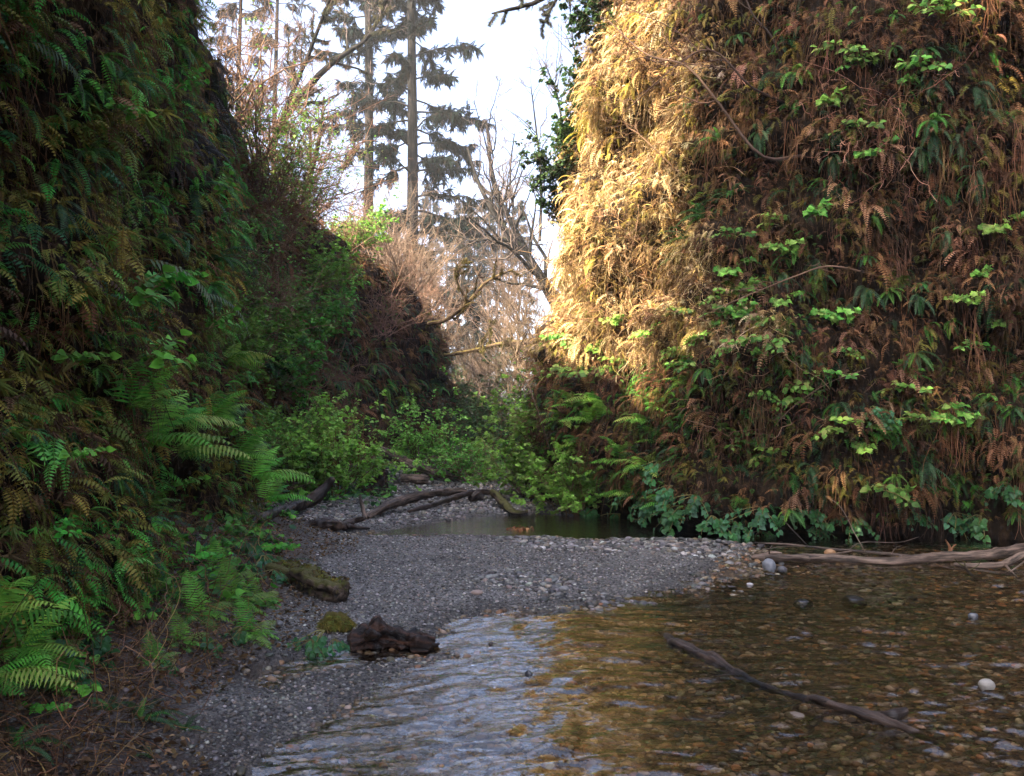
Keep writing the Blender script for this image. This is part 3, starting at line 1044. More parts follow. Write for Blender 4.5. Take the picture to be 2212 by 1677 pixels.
def bare_tree(label, trunk, radii, seed, lv=(9, 7, 5), col=(.14, .11, .10), group=None, name='bare_tree', moss=False, lf=(.42, .5, .5), k=6, up=.12, loc=None, ang=48, twigr=.006, mossl=.22, mat=None):
    """trunk: list of polylines in world space"""
    rng = np.random.default_rng(seed)
    base = trunk[0][0]
    root = empty(name, label, 'tree', group, base)
    g, g2 = Geo(), Geo()
    for tp, tr in zip(trunk, radii):
        c = catmull(np.concatenate([tp, A(tr)[:, None]], 1), 14)
        P0, R0 = c[None, :, :3] - base, c[None, :, 3]
        P0 = P0 + rng.normal(0, .02, P0.shape) * R0[..., None] * 4
        tubes(g, P0, R0, 9, (1, 1, 1))
        P1, R1 = grow(P0, R0, lv[0], .25, 1., ang, lf[0], 7, up, .55, .05, rng, .3)
        tubes(g, P1, np.maximum(R1, twigr * 1.4), 5, (1, 1, 1))
        P2, R2 = grow(P1, R1, lv[1], .2, 1., 45, lf[1], 6, up, .6, .05, rng, .3)
        tubes(g2, P2, np.maximum(R2, twigr), 4, col)
        P3, R3 = grow(P2, R2, lv[2], .15, 1., 42, lf[2], 5, up, .6, .05, rng, .4)
        tubes(g2, P3, np.maximum(R3, twigr * .8), 3, col)
        if moss:
            p, T = along(np.concatenate([P0[:, ::2][:, :7], P1]), 40, .05, .95, rng)
            y = rng.normal(0, 1, p.shape)
            y[:, 2] = -abs(y[:, 2]) * .6
            scatter(g2, FUZZ, p, frames_dir(y, UP + rng.normal(0, .4, y.shape)), rng.uniform(.3, .9, len(p)) * mossl, pick(moss, len(p), rng), rng)
    link('trunk', g.mesh('trunk', mat or BARK, True), root)
    link('crown', g2.mesh('crown', TWIG), root)
    return root


def shrub(name, label, cat, seed, stems=14, h=1.5, spread=.8, lv=(6, 5), twig=(.17, .10, .06), leaves=0, lkind='ovate', lsize=(.04, .08), cols=None, r=.012, up=.1, group=None, curl=.05, tiers=.5):
    rng = np.random.default_rng(seed)
    root = empty(name, label, cat, group)
    g = Geo()
    az = rng.uniform(0, 2 * np.pi, stems)
    tl = rng.uniform(.1, 1, stems) * spread
    d = np.stack([np.cos(az) * tl, np.sin(az) * tl, np.ones(stems)], 1)
    d /= np.linalg.norm(d, axis=1, keepdims=True)
    p0 = np.stack([np.cos(az), np.sin(az), az * 0], 1) * rng.uniform(0, .18, (stems, 1)) * h * .6
    bend = rng.normal(0, .2, (stems, 3)) + A([0, 0, -.12])
    P0 = curve(p0, d, h * rng.uniform(.6, 1.1, stems), 8, bend, curl, rng)
    R0 = r * rng.uniform(.6, 1.2, (stems, 1)) * np.linspace(1, .35, 8)[None]
    tubes(g, P0, R0, 5, twig)
    P1, R1 = grow(P0, R0, lv[0], .2, 1., 50, .5, 6, up, .6, curl, rng, .4)
    tubes(g, P1, R1, 4, twig)
    P2, R2 = grow(P1, R1, lv[1], .2, 1., 45, .55, 5, up * .5, .65, curl, rng, .5)
    tubes(g, P2, R2, 3, A(twig) * 1.15)
    link('stems', g.mesh('stems', TWIG), root).name = 'twigs'
    if leaves:
        c = Geo()
        src = P2 if len(P2) < 3000 else P2[::2]
        p, T = along(src, leaves, .25, 1., rng)
        y = T * A([1, 1, .3]) + rng.normal(0, .6, T.shape)
        y[:, 2] = y[:, 2] * tiers - .12
        M = frames_dir(y, UP + rng.normal(0, .35, y.shape))
        scatter(c, [leaf(lkind)], p, M, rng.uniform(*lsize, len(p)), pick(cols or GREEN_B, len(p), rng, .25), rng)
        link('foliage', c.mesh('foliage', LEAF), root)
    return root


# ---- the two tall conifers in the gap and hazier ones behind
t_ = conifer('tall conifer with straight bare lower trunk, left of the two in the gap', 11, 36, .34, 4.0, .22, 74, 125, gaps=((.30, .40), (.47, .52)))
t_.location = P(793, 900, 45) * A([1, 1, 0]) + A([0, 0, .8])
t_ = conifer('tall conifer with wide drooping branches, right of the two in the gap', 12, 34, .36, 4.6, .20 , 84, 130, lean=(.012, 0))
t_.location = P(880, 900, 42) * A([1, 1, 0]) + A([0, 0, .8])
for i, (px, Y, H, lab) in enumerate([
        (520, 46, 30, 'thin hazy conifer leftmost behind the rim of the left canyon wall'),
        (596, 50, 34, 'thin hazy conifer beside the arching mossy tree on the left rim')]):
    t_ = conifer(lab, 20 + i, H, .2, 3.2, .2, 60, 22, spray=(.35, .8), dens=.8, col=[(.03, .024, .02), (.02, .022, .018), (.045, .03, .023)])
    t_.location = P(px, 900, Y) * A([1, 1, 0]) + A([0, 0, .5])
far_ = conifer('small far conifer seen between the two tall trunks', 25, 26, .2, 3.4, .12, 66, 26, spray=(.4, .9))
FARC = [(930, 95, 1.0, 'far pale conifer just right of the right tall trunk'), (965, 88, .82, 'far pale conifer behind the drooping lower branches'), (1010, 80, .8, 'far conifer low in the gap left of the leaning bare trunk'),
        (1045, 75, .75, 'far conifer low in the gap above the creek mouth'), (1075, 92, .95, 'far conifer behind the leaning bare trunks'), (850, 90, .85, 'small far conifer seen between the two tall trunks'),
        (715, 85, .62, 'far conifer low behind the left rim shrubs'), (1120, 70, .7, 'far conifer half hidden by the right canyon wall'), (990, 62, .62, 'slender conifer in the gap above the crossing mossy branch'), (1025, 58, .55, 'slender conifer right above the creek mouth')]
for i, (px, Y, s, lab) in enumerate(FARC):
    place(far_, P(px, 900, Y) * A([1, 1, 0]) + A([0, 0, .4]), Matrix.Rotation(i * 1.3, 4, 'Z'), s, lab, 'far conifers in the gap')

# ---- conifers that stand on the left rim and shade the right wall
sh_ = conifer('dense conifer standing on the left canyon rim', 31, 13, .28, 2.7, .04, 100, 20, spray=(.5, 1.0))
for i, (x, y, z, s) in enumerate([(-5.4, 4.0, 7.9, 1.08), (-6.6, -2.0, 8.0, 1.0), (-6.2, -3.6, 8.1, 1.2), (-6.6, -6.0, 8.2, 1.2), (-9.4, -3.0, 8.4, 1.3), (-9.4, -4.5, 8.4, 1.4)]):
    place(sh_, (x, y, z), Matrix.Rotation(i * 2.1, 4, 'Z'), s, 'dense conifer standing on the left canyon rim', 'conifers on the left rim')

# ---- leaning mossy trees at the left rim
bare_tree('dark mossy tree arching up to the right from the left canyon rim',
          [A([P(545, 420, 27), P(600, 285, 27), P(655, 200, 27.3), P(725, 130, 27.6), P(800, 75, 28), P(850, -40, 28)]),
           A([P(585, 320, 26.5), P(625, 215, 26.2), P(665, 120, 26), P(700, 30, 25.8), P(735, -60, 25.5)])],
          [[.14, .12, .105, .085, .06, .04], [.085, .07, .06, .045, .03]], 41, (11, 7, 5), (.10, .08, .075), moss=[(.06, .055, .03), (.045, .05, .035)], twigr=.011, lf=(.34, .5, .5))
bare_tree('bare grey tree with fine twigs spreading over the left rim shrubs',
          [A([P(640, 520, 30), P(665, 400, 30), P(690, 300, 30.5), P(700, 210, 31)])], [[.12, .10, .07, .04]], 42, (12, 8, 6), (.10, .09, .09), twigr=.009, lf=(.6, .5, .5), ang=60)
# ---- bare trees on the right of the gap
bare_tree('bare tree leaning left out from the edge of the right canyon wall',
          [A([P(1290, 740, 30), P(1185, 620, 30), P(1140, 555, 30), P(1080, 480, 30.5), P(1035, 400, 31), P(1010, 320, 31.5)])], [[.16, .15, .13, .10, .07, .04]], 43, (12, 7, 6), (.12, .095, .08), twigr=.009, lf=(.4, .5, .5))
bare_tree('thin bare tree with forked trunk rising in front of the pale sky',
          [A([P(1240, 740, 33), P(1165, 600, 33), P(1110, 490, 33), P(1075, 420, 33.5), P(1055, 330, 34), P(1050, 260, 34)])], [[.14, .13, .11, .09, .07, .04]], 44, (12, 7, 6), (.12, .095, .085), twigr=.009, lf=(.45, .5, .5))
bare_tree('mossy branch curving up over the creek mouth from the left bank',
          [A([P(925, 700, 24), P(965, 690, 23.6), P(1010, 655, 23.4), P(1050, 610, 23.2), P(1110, 582, 23)]), A([P(1010, 655, 23.4), P(985, 600, 23.2), P(1000, 560, 23)])],
          [[.06, .055, .05, .04, .02], [.035, .025, .012]], 45, (9, 6, 5), (.15, .11, .08), twigr=.008, lf=(.35, .5, .5), moss=[(.09, .075, .025), (.07, .06, .022)], mossl=.12, mat=TANBARK)
bare_tree('dead mossy trunk lying across the creek mouth',
          [A([P(960, 768, 27), P(1020, 758, 26.6), P(1090, 742, 26.2), P(1180, 735, 26)])], [[.05, .055, .06, .065]], 46, (7, 5, 4), (.14, .10, .08), twigr=.008, moss=[(.08, .07, .025)], mat=TANBARK)
bb_ = None
for i, (x0, y0, x1, y1, Y, lab) in enumerate([(1215, 480, 1190, 130, 48, 'pale birch with fine twigs behind the top of the sunlit wall edge'), (1165, 520, 1150, 180, 52, 'pale birch with fine twigs centred in the sky gap'), (1105, 560, 1115, 300, 50, 'short pale birch with fine twigs above the leaning trunks'), (1240, 400, 1240, 60, 46, 'pale birch with fine twigs touching the sunlit wall')]):
    b, t = P(x0, y0, Y), P(x1, y1, Y)
    bare_tree(lab, [np.linspace(b, t, 4) + RNG.normal(0, .15, (4, 3))], [[.10, .08, .06, .03]], 50 + i, (16, 7, 5), (.2, .155, .14), group='pale birches behind the right wall', twigr=.008, lf=(.5, .5, .5), ang=42)
bare_tree('dark gnarled branch hanging into the sky from the top of the right wall',
          [A([P(1290, -60, 14.5), P(1215, -25, 14.3), P(1150, 8, 14.2), P(1095, 22, 14), P(1062, 30, 14)]), A([P(1215, -25, 14.3), P(1190, 20, 14.2), P(1172, 55, 14)])],
          [[.06, .05, .035, .025, .012], [.035, .02, .008]], 47, (9, 7, 5), (.05, .042, .04), name='overhanging_branch', twigr=.003, mossl=.09, lf=(.4, .5, .5), moss=[(.045, .05, .04)], up=-.1)

# ---- bare twiggy shrubs glowing in the gap
BS = [shrub('bare_shrub', 'bare twiggy shrub', 'shrub', 70 + i, 18, 2.2, .9, (8, 7), (.13, .095, .07), r=.014, curl=.07) for i in range(3)]
for i, (px, py, Y, s, lab) in enumerate([
        (860, 660, 27, 1.25, 'bare tan shrub at the lower end of the left rim'), (905, 720, 29, 1.2, 'bare tan shrub leaning over the creek mouth from the left rim'), (955, 800, 31, 1.1, 'bare tan shrub at the narrow end of the left wall'),
        (1010, 850, 33, 1.3, 'bare tan shrub closing the creek mouth'), (1060, 865, 30, 1.2, 'bare tan shrub low in the middle of the creek mouth'), (1110, 850, 26, 1.3, 'bare tan shrub right of the creek mouth'),
        (1150, 800, 23, 1.25, 'bare tan shrub against the left edge of the right wall'), (1165, 890, 19.5, 1.1, 'bare tan shrub at the foot of the right wall edge'), (1085, 760, 38, 1.7, 'tall bare tan shrub behind the fallen mossy trunk'),
        (1130, 700, 36, 1.9, 'tall bare tan shrub behind the right wall edge'), (890, 640, 38, 2.0, 'tall bare tan shrub behind the left rim'), (960, 690, 40, 2.0, 'tall bare tan shrub left of the gap centre'), (1040, 880, 42, 1.6, 'far bare tan shrub in the creek mouth'), (830, 600, 33, 1.6, 'bare tan shrub under the left tall trunk'),
        (1100, 640, 44, 2.6, 'tallest bare tan shrub right of the gap'), (900, 600, 46, 2.6, 'large hazy tan shrub under the right tall trunk')]):
    place(BS[i % 3], P(px, py, Y), Matrix.Rotation(i * 1.7, 4, 'Z'), s, lab, 'bare tan shrubs around the creek mouth')
# ---- shrubs on the left rim
BR = [shrub('rim_shrub', 'brown shrub', 'shrub', 80 + i, 20, 1.6, 1.1, (8, 8), (.16, .10, .07), r=.011, curl=.10, up=-.05) for i in range(2)]
for i, (px, Y, s, lab) in enumerate([
        (470, 14.2, 1.1, 'highest brown tangled shrub on the left rim'), (520, 14.8, 1.1, 'brown tangled shrub on the left rim below the dark hanging ferns'), (500, 16.4, 1.3, 'brown tangled shrub behind the top of the left rim'), (560, 15.6, 1.1, 'brown tangled shrub in the middle of the left rim'),
        (545, 17.6, 1.3, 'tall brown tangled shrub behind the middle of the left rim'), (600, 16.8, 1.1, 'brown tangled shrub beside the green one on the rim'), (635, 18.2, 1.1, 'brown tangled shrub at the bend of the left rim'), (590, 19.4, 1.3, 'brown tangled shrub set back from the rim bend'),
        (680, 19.8, 1.1, 'brown tangled shrub above the ivy curtain'), (650, 21.5, 1.3, 'brown tangled shrub behind the ivy curtain'), (725, 21.4, 1.1, 'brown tangled shrub just right of the rim bend'), (770, 23.2, 1.2, 'brown tangled shrub on the far left rim'), (740, 25, 1.4, 'brown tangled shrub behind the far left rim'),
        (820, 25.2, 1.2, 'brown tangled shrub hanging over the far left wall'), (860, 27.2, 1.2, 'brown tangled shrub near the end of the left wall'), (900, 29.4, 1.2, 'brown tangled shrub at the end of the left rim'), (940, 31.5, 1.1, 'last brown tangled shrub of the left rim'), (480, 18, 1.9, 'tall brown thicket behind the very top of the left rim'), (540, 19, 2.3, 'tall brown thicket behind the upper left rim'), (600, 20.5, 2.0, 'tall brown thicket below the arching mossy tree'), (640, 21.5, 1.7, 'tall brown thicket behind the rim bend'), (622, 19, 1.6, 'dense brown shrub between the tall green thickets'), (664, 20.6, 1.4, 'dense brown shrub right above the rim bend'), (690, 23.5, 1.5, 'brown thicket in front of the left tall trunk')]):
    place(BR[i % 2], rim(px, Y) - A([0, 0, .15]), Matrix.Rotation(i * 2.3, 4, 'Z') @ Matrix.Rotation(.25, 4, 'Y'), s, lab, 'brown shrubs along the left rim')
GS = [shrub('rim_shrub', 'green shrub', 'shrub', 90 + i, 20, 1.5, .9, (8, 6), (.12, .08, .05), leaves=5, lsize=(.05, .11), cols=[(.10, .30, .04), (.13, .34, .05), (.15, .28, .05)], r=.01) for i in range(2)]
GT = shrub('rim_shrub', 'green thicket', 'shrub', 94, 22, 2.7, .75, (10, 7), (.12, .08, .05), leaves=3, lsize=(.03, .07), cols=[(.09, .25, .04), (.12, .28, .05), (.14, .24, .05), (.15, .14, .06)], r=.012)
for i, (px, Y, s, lab) in enumerate([
        (440, 14.4, 1.0, 'bright green shrub at the very top of the left rim'), (490, 15.6, 1.0, 'leafy green shrub second from the top of the left rim'), (530, 16.6, 1.1, 'bright green shrub behind the dark hanging ferns'), (580, 18.0, 1.1, 'bright green shrub on the upper left rim'),
        (615, 18.8, 1.2, 'bright green shrub halfway down the left rim'), (650, 20, 1.1, 'bright green shrub at the bend of the left rim'), (675, 21, 1.0, 'thin green shrub behind the bend of the left rim'), (775, 26, 1.0, 'green shrub at the foot of the left tall trunk'), (565, 16.9, .9, 'small bright green shrub among the brown ones on the rim'), (505, 17, 1.9, 'tallest bright green shrub near the top of the left rim'), (560, 18.5, 1.9, 'tall bright green shrub on the upper left rim'), (610, 19.6, 1.7, 'tall bright green shrub under the arching mossy tree'), (455, 15.6, 1.6, 'tall green shrub against the near left wall top')]):
    place(GS[i % 2] if s < 1.5 else GT, rim(px, Y) - A([0, 0, .1]), Matrix.Rotation(i * 2.3, 4, 'Z'), s if s < 1.5 else s * .55, lab, 'green shrubs along the left rim')
DS = shrub('rim_shrub', 'dark shrub', 'shrub', 96, 16, 1.2, .9, (7, 6), (.08, .06, .05), leaves=5, lsize=(.06, .12), cols=[(.04, .085, .03), (.06, .11, .03), (.03, .06, .025)], r=.01)
for i, (px, py, Y, s, lab) in enumerate([(1325, 50, 14.9, .85, 'dark leafy shrub at the top left edge of the right wall'), (1312, 150, 15, .8, 'dark leafy shrub with a few bright leaves on the right wall edge'), (1238, 330, 15.4, .6, 'dark leafy shrub sticking out of the right wall edge'),
                                        (1208, 405, 15.5, .65, 'leafy shrub bulging out of the right wall edge'), (1188, 480, 15.6, .6, 'lowest leafy shrub on the right wall edge'), (1290, 240, 15.1, .75, 'dark leafy shrub in the recess of the right wall edge')]):
    place(DS, P(px, py, Y), Matrix.Rotation(i * 2.3, 4, 'Z') @ Matrix.Rotation(-.5, 4, 'Y'), s, lab, 'leafy shrubs on the edge of the right wall')


# ================================================================== stones
def ico(sub):
    t = (1 + 5 ** .5) / 2
    v = A([(-1, t, 0), (1, t, 0), (-1, -t, 0), (1, -t, 0), (0, -1, t), (0, 1, t), (0, -1, -t), (0, 1, -t), (t, 0, -1), (t, 0, 1), (-t, 0, -1), (-t, 0, 1)], float)
    v /= np.linalg.norm(v[0])
    f = [(0, 11, 5), (0, 5, 1), (0, 1, 7), (0, 7, 10), (0, 10, 11), (1, 5, 9), (5, 11, 4), (11, 10, 2), (10, 7, 6), (7, 1, 8), (3, 9, 4), (3, 4, 2), (3, 2, 6), (3, 6, 8), (3, 8, 9), (4, 9, 5), (2, 4, 11), (6, 2, 10), (8, 6, 7), (9, 8, 1)]
    v = [tuple(x) for x in v]
    for _ in range(sub):
        cache, nf = {}, []

        def mid(a, b):
            k = (min(a, b), max(a, b))
            if k not in cache:
                m = (A(v[a]) + A(v[b])) / 2
                v.append(tuple(m / np.linalg.norm(m)))
                cache[k] = len(v) - 1
            return cache[k]
        for a, b, c in f:
            ab, bc, ca = mid(a, b), mid(b, c), mid(c, a)
            nf += [(a, ab, ca), (b, bc, ab), (c, ca, bc), (ab, bc, ca)]
        f = nf
    return A(v), A(f)


def rock(seed, sub=1, flat=.55, amp=.18, freq=1.1):
    v, f = ico(sub)
    rg = np.random.default_rng(seed)
    v = v * (1 + amp * fbm(v * freq + seed * 7.1, 4, seed))[:, None]
    return Geo().add(v * A([1, rg.uniform(.65, .95), flat]), f)


def heap(name, label, cat, c, n, spread_, protos, cols, smin, smax, seed, mat):
    rng = np.random.default_rng(seed)
    p = rng.normal(0, 1, (n, 3)) * A(spread_)
    p[:, 2] = abs(p[:, 2])
    a = rng.uniform(0, 6.28, n)
    M = frames_dir(np.stack([np.cos(a), np.sin(a), rng.normal(0, .3, n)], 1), UP + rng.normal(0, .5, (n, 3)))
    g = Geo()
    scatter(g, protos, p, M, rng.uniform(smin, smax, n), pick(cols, n, rng, .3), rng)
    return link(name, g.mesh(name, mat), None, c, label=label, category=cat)


heap('leaf_clump', 'orange brown clump of dead leaves lying in the back pool', 'leaf clump', G(1127, 1144, .0), 70, (.07, .05, .02), [leaf('ovate', .3, .6), leaf('lance', .3, .5)], [(.30, .13, .055), (.22, .09, .04), (.36, .19, .09)], .03, .08, 5, DRY)
R0 = [rock(i, 0, .5 + .08 * (i % 3), .22) for i in range(6)]
R1 = [rock(20 + i, 1, .42 + .07 * (i % 3), .2) for i in range(8)]
GREYS = [(c[0] * .86, c[1] * .83, c[2] * .78) for c in [(.10, .10, .105), (.15, .15, .155), (.20, .20, .20), (.13, .125, .12), (.26, .255, .25), (.17, .15, .135), (.08, .08, .085), (.22, .18, .15), (.34, .33, .32)]]
BEDS = [tuple(x * 1.05 for x in c) for c in [(.12, .085, .045), (.18, .12, .06), (.08, .065, .045), (.24, .17, .09), (.07, .075, .06), (.15, .11, .08), (.30, .24, .17), (.10, .10, .09), (.26, .13, .06), (.28, .24, .19)]]


_c = []
for c in GREYS:
    _c += [c, tuple(x * .42 for x in c), tuple(x * 1.6 for x in c)]
GREYS = _c


def pebbles(name, n, xr, yr, cond, cols, smin, smax, protos, label, seed, sink=.25, ypow=1.3, power=2.0):
    rng = np.random.default_rng(seed)
    m = n * 4
    y0, y1 = yr
    u = rng.random(m)
    y = (y0 ** (1 - ypow) + u * (y1 ** (1 - ypow) - y0 ** (1 - ypow))) ** (1 / (1 - ypow))
    x = rng.uniform(*xr, m)
    z, d, dw = ground_z(x, y)
    k = cond(x, y, z, d, dw, rng) & (np.abs(x) < y * .6 + .6)
    x, y, z = x[k][:n], y[k][:n], z[k][:n]
    N = len(x)
    wetk = 1 - .3 * sstep(.4, .05, d[k][:n] + .12 * fbm(np.stack([x, y, x * 0], -1) * 2.2, 3, 79))[:, None] * (z[:, None] > -.02)
    s = smin * (smax / smin) ** (rng.random(N) ** power)
    s = s * (0.7 + 0.05 * y)
    yaw = rng.uniform(0, 6.28, N)
    up = np.stack([rng.normal(0, .22, N), rng.normal(0, .22, N), np.ones(N)], 1)
    M = frames_dir(np.stack([np.cos(yaw), np.sin(yaw), np.zeros(N)], 1), up)
    g = Geo()
    scatter(g, protos, np.stack([x, y, z + s * .5 * (.5 - sink)], 1), M, s, pick(cols, N, rng, .3) * wetk, rng)
    link(name, g.mesh(name, STONE, True), kind='stuff', label=label)


cobb = lambda x, y: fbm(np.stack([x, y, x * 0], -1) * .9, 2, 33)
pebbles('gravel', 24000, (-3.5, 3.5), (3.2, 13.5), lambda x, y, z, d, dw, r: (d > -.03) & (dw > .9 + .45 * r.random(len(x))) & (y < 13.2), GREYS, .006, .016, R0, 'grey wet gravel of the creek bar', 1, power=1.4)
pebbles('gravel', 6500, (-2.5, 3.5), (6.0, 12.5), lambda x, y, z, d, dw, r: (d > -.12) & (cobb(x, y) + .55 * (x - .3) > .05 + .8 * r.random(len(x))), GREYS, .016, .042, R1, 'larger flat grey pebbles on the right half of the creek bar', 2, power=1.6)
pebbles('gravel', 14000, (-5, 4), (12.0, 22), lambda x, y, z, d, dw, r: (d > -.05) & (y > 12.1), GREYS, .012, .04, R0, 'grey gravel behind the back pool', 3, ypow=1.6)
pebbles('creek_bed_gravel', 17000, (-3, 8.5), (2.6, 11.5), lambda x, y, z, d, dw, r: (d < .02), BEDS, .012, .038, R1, 'amber and brown pebbles on the creek bed under the water', 4, sink=.35)
pebbles('gravel', 3200, (1.2, 5.5), (7.2, 10.8), lambda x, y, z, d, dw, r: (d < .05) & (cobb(x, y) - .5 * (x - 2.6) + .2 * (y - 8.5) > .2 + .7 * r.random(len(x))), GREYS + BEDS[3:8], .018, .045, R1, 'pebbles breaking the surface of the shallows near the driftwood log', 5, sink=-.35)
pebbles('gravel', 2600, (-3.6, -.4), (3.0, 11), lambda x, y, z, d, dw, r: (d > 0) & (dw < 1.3) & (dw > .1) & (r.random(len(x)) < .45), [(.07, .06, .05), (.10, .085, .07), (.05, .045, .04)], .009, .024, R1, 'scattered stones on the brown soil of the left bank', 6)


def stone(px, py, w, label, col, flat=.7, seed=1, z=0.0, cat='stone', rough=STONE, sub=3, name='stone'):
    p = G(px, py, z)
    r = w * p[1] / F / 2
    g = rock(seed, sub, flat, .14, .9)
    o = link(name, Geo().join(g, col).mesh(name, rough, True), None, p + A([0, r * .5, r * flat * .5]), label=label, category=cat)
    o.scale = (r, r, r)
    o.rotation_euler = (0, 0, seed)
    return o


WETST = mat_stone('wet dark stone', .22, .5)
stone(2136, 1490, 34, 'white rounded stone standing out of the brown water', (.26, .245, .22), .8, 3)
stone(1664, 1232, 30, 'blue grey stone just below the driftwood log', (.17, .18, .20), 1.0, 4)
stone(1692, 1236, 20, 'small dark stone right beside the blue grey stone', (.09, .09, .10), .8, 5)
stone(1795, 1200, 24, 'small orange brown stone behind the driftwood log', (.30, .17, .08), .8, 6)
stone(1738, 1314, 48, 'black wet stone parting the riffle, left of two', (.02, .02, .02), .5, 7, z=-.05, rough=WETST)
stone(1850, 1312, 66, 'black wet stone parting the riffle, right of two', (.02, .019, .018), .45, 8, z=-.06, rough=WETST)
stone(2105, 1336, 22, 'small grey wet stone in the open water below the log end', (.08, .085, .095), .7, 9, rough=WETST)
stone(1720, 1554, 44, 'flat pinkish stone under the water below the sunken log', (.17, .135, .11), .35, 10, z=-.02)
stone(1060, 1395, 14, 'tiny dark stone in the ripples right of the rotten stump', (.05, .04, .035), .7, 11)
stone(1142, 1462, 17, 'small pointed dark stone alone in the ripples', (.04, .04, .045), .9, 12, rough=WETST)
stone(1575, 1225, 24, 'pale pebble at the right tip of the gravel bar', (.2, .19, .175), .7, 13)
stone(1112, 1316, 20, 'flat cream pebble at the front edge of the gravel bar', (.2, .18, .16), .5, 15)
stone(1218, 1276, 22, 'pale oval pebble among the grey ones on the bar', (.2, .2, .2), .55, 16, z=.08)
stone(602, 1352, 20, 'round grey pebble on the soil of the left bank', (.13, .13, .135), .7, 18, z=.12)
stone(1030, 1284, 26, 'curled pale driftwood chip on the gravel bar', (.3, .22, .18), .4, 19, z=.085, cat='wood chip', name='wood_chip')


# ================================================================== driftwood
def wood(name, label, cat, pts, rad, mat, branches=(), k=18, n=100, rough=.2, seed=0, group=None, broken=True, moss=None):
    rng = np.random.default_rng(seed + 500)
    pts = np.asarray(pts, float)
    base = pts.mean(0)
    root = empty(name, label, cat, group, base)

    def piece(pts, rad, k, n):
        c = catmull(np.concatenate([pts, np.asarray(rad, float)[:, None]], 1), n)
        g = Geo()
        if broken:
            c[-1, 3] *= .35
            c[0, 3] *= .35
        tubes(g, c[:, :3] - base, c[:, 3], k, (1, 1, 1), cap=True)
        v, t, cc, gr = g.arr()
        cen = np.repeat(c[:, :3] - base, k, 0)
        rr = np.repeat(c[:, 3], k)[:, None]
        dirn = (v - cen) / (rr + 1e-6)
        q = v * 6 + seed
        ridge = np.abs(vn(gr * A([22, 22, 1.4]) / max(.03, float(np.mean(rad))) * .06, seed)) * 2 - 1
        disp = rough * (1.1 * fbm(q * 1.2, 3, seed) + .9 * ridge + .6 * fbm(v * 22, 2, seed + 3))
        v2 = cen + dirn * rr * (1 + disp[:, None])
        g2 = Geo()
        g2.add(v2, t, (1, 1, 1), gr)
        return g2
    link('trunk', piece(pts, rad, k, n).mesh('trunk', mat, True), root)
    if moss:
        v, t, cc, gr = piece(pts, rad, k, n).arr()
        up = v[rng.integers(0, len(v), moss[0])]
        up = up[up[:, 2] > np.quantile(v[:, 2], .45)]
        a = rng.uniform(0, 6.28, len(up))
        gm = Geo()
        scatter(gm, FUZZ, up, frames_dir(np.stack([np.cos(a), np.sin(a), a * 0 + .2], 1), UP + rng.normal(0, .3, up.shape)), rng.uniform(.02, .055, len(up)), pick(moss[1], len(up), rng, .35), rng)
        link('moss', gm.mesh('moss', DRY), root)
    for b in branches:
        link('branch', piece(np.asarray(b[0], float), b[1], 8, 24).mesh('branch', mat, True), root)
    return root


def GP(lst):
    return [G(a, b, z) for a, b, z in lst]


wood('driftwood_log', 'long grey brown driftwood log lying in the shallows at the right', 'log',
     GP([(1622, 1204, .05), (1680, 1206, .05), (1760, 1205, .05), (1840, 1209, .05), (1900, 1213, .05), (1950, 1211, .05), (2030, 1204, .06), (2120, 1198, .07), (2212, 1188, .09), (2320, 1178, .12)]),
     [.03, .042, .042, .038, .042, .045, .048, .052, .06, .06], PALEDRIFT,
     [(GP([(1925, 1212, .05), (1938, 1212, .05), (1948, 1202, .09)]), [.03, .026, .018]), (GP([(1640, 1204, .05), (1665, 1196, .08), (1690, 1196, .085)]), [.03, .03, .015]), (GP([(1750, 1207, .05), (1690, 1203, .075), (1650, 1206, .05)]), [.03, .025, .012])], seed=1, n=110)
wood('driftwood_branch', 'curved brown branch in front of the right end of the long log', 'branch',
     GP([(2060, 1219, .03), (2110, 1222, .03), (2155, 1221, .04), (2185, 1211, .07), (2215, 1199, .12), (2290, 1188, .16)]), [.014, .03, .035, .04, .042, .04], PALEDRIFT,
     [(GP([(2170, 1218, .05), (2182, 1232, .03), (2200, 1250, .01)]), [.012, .008, .004]), (GP([(2182, 1236, .03), (2212, 1214, .12), (2230, 1200, .15)]), [.008, .006, .004])], seed=2, rough=.1)
wood('driftwood_branch', 'thin pale forked branch lying behind the long driftwood log', 'branch',
     [P(1625, 1173, 9.75), P(1700, 1176, 9.7), P(1790, 1186, 9.6), P(1880, 1193, 9.5), P(1960, 1201, 9.45), P(2010, 1206, 9.4)], [.007, .010, .013, .015, .016, .013], PALEDRIFT,
     [([P(1745, 1180, 9.65), P(1715, 1148, 9.7), P(1682, 1112, 9.8)], [.006, .005, .003]), ([P(1868, 1192, 9.5), P(1845, 1150, 9.5), P(1815, 1095, 9.6), P(1780, 1070, 9.7)], [.007, .006, .004, .003]), ([P(1840, 1191, 9.5), P(1800, 1197, 9.35), P(1735, 1202, 9.2)], [.010, .008, .004]),
      ([P(1830, 1190, 9.55), P(1862, 1172, 9.6), P(1940, 1172, 9.7), P(1985, 1160, 9.8)], [.006, .005, .004, .003]), ([P(1740, 1181, 9.65), P(1690, 1181, 9.5), P(1640, 1190, 9.4)], [.006, .005, .003]), ([P(1925, 1198, 9.45), P(1935, 1184, 9.5), P(1948, 1178, 9.5)], [.005, .004, .003])], k=8, rough=.06, seed=3)
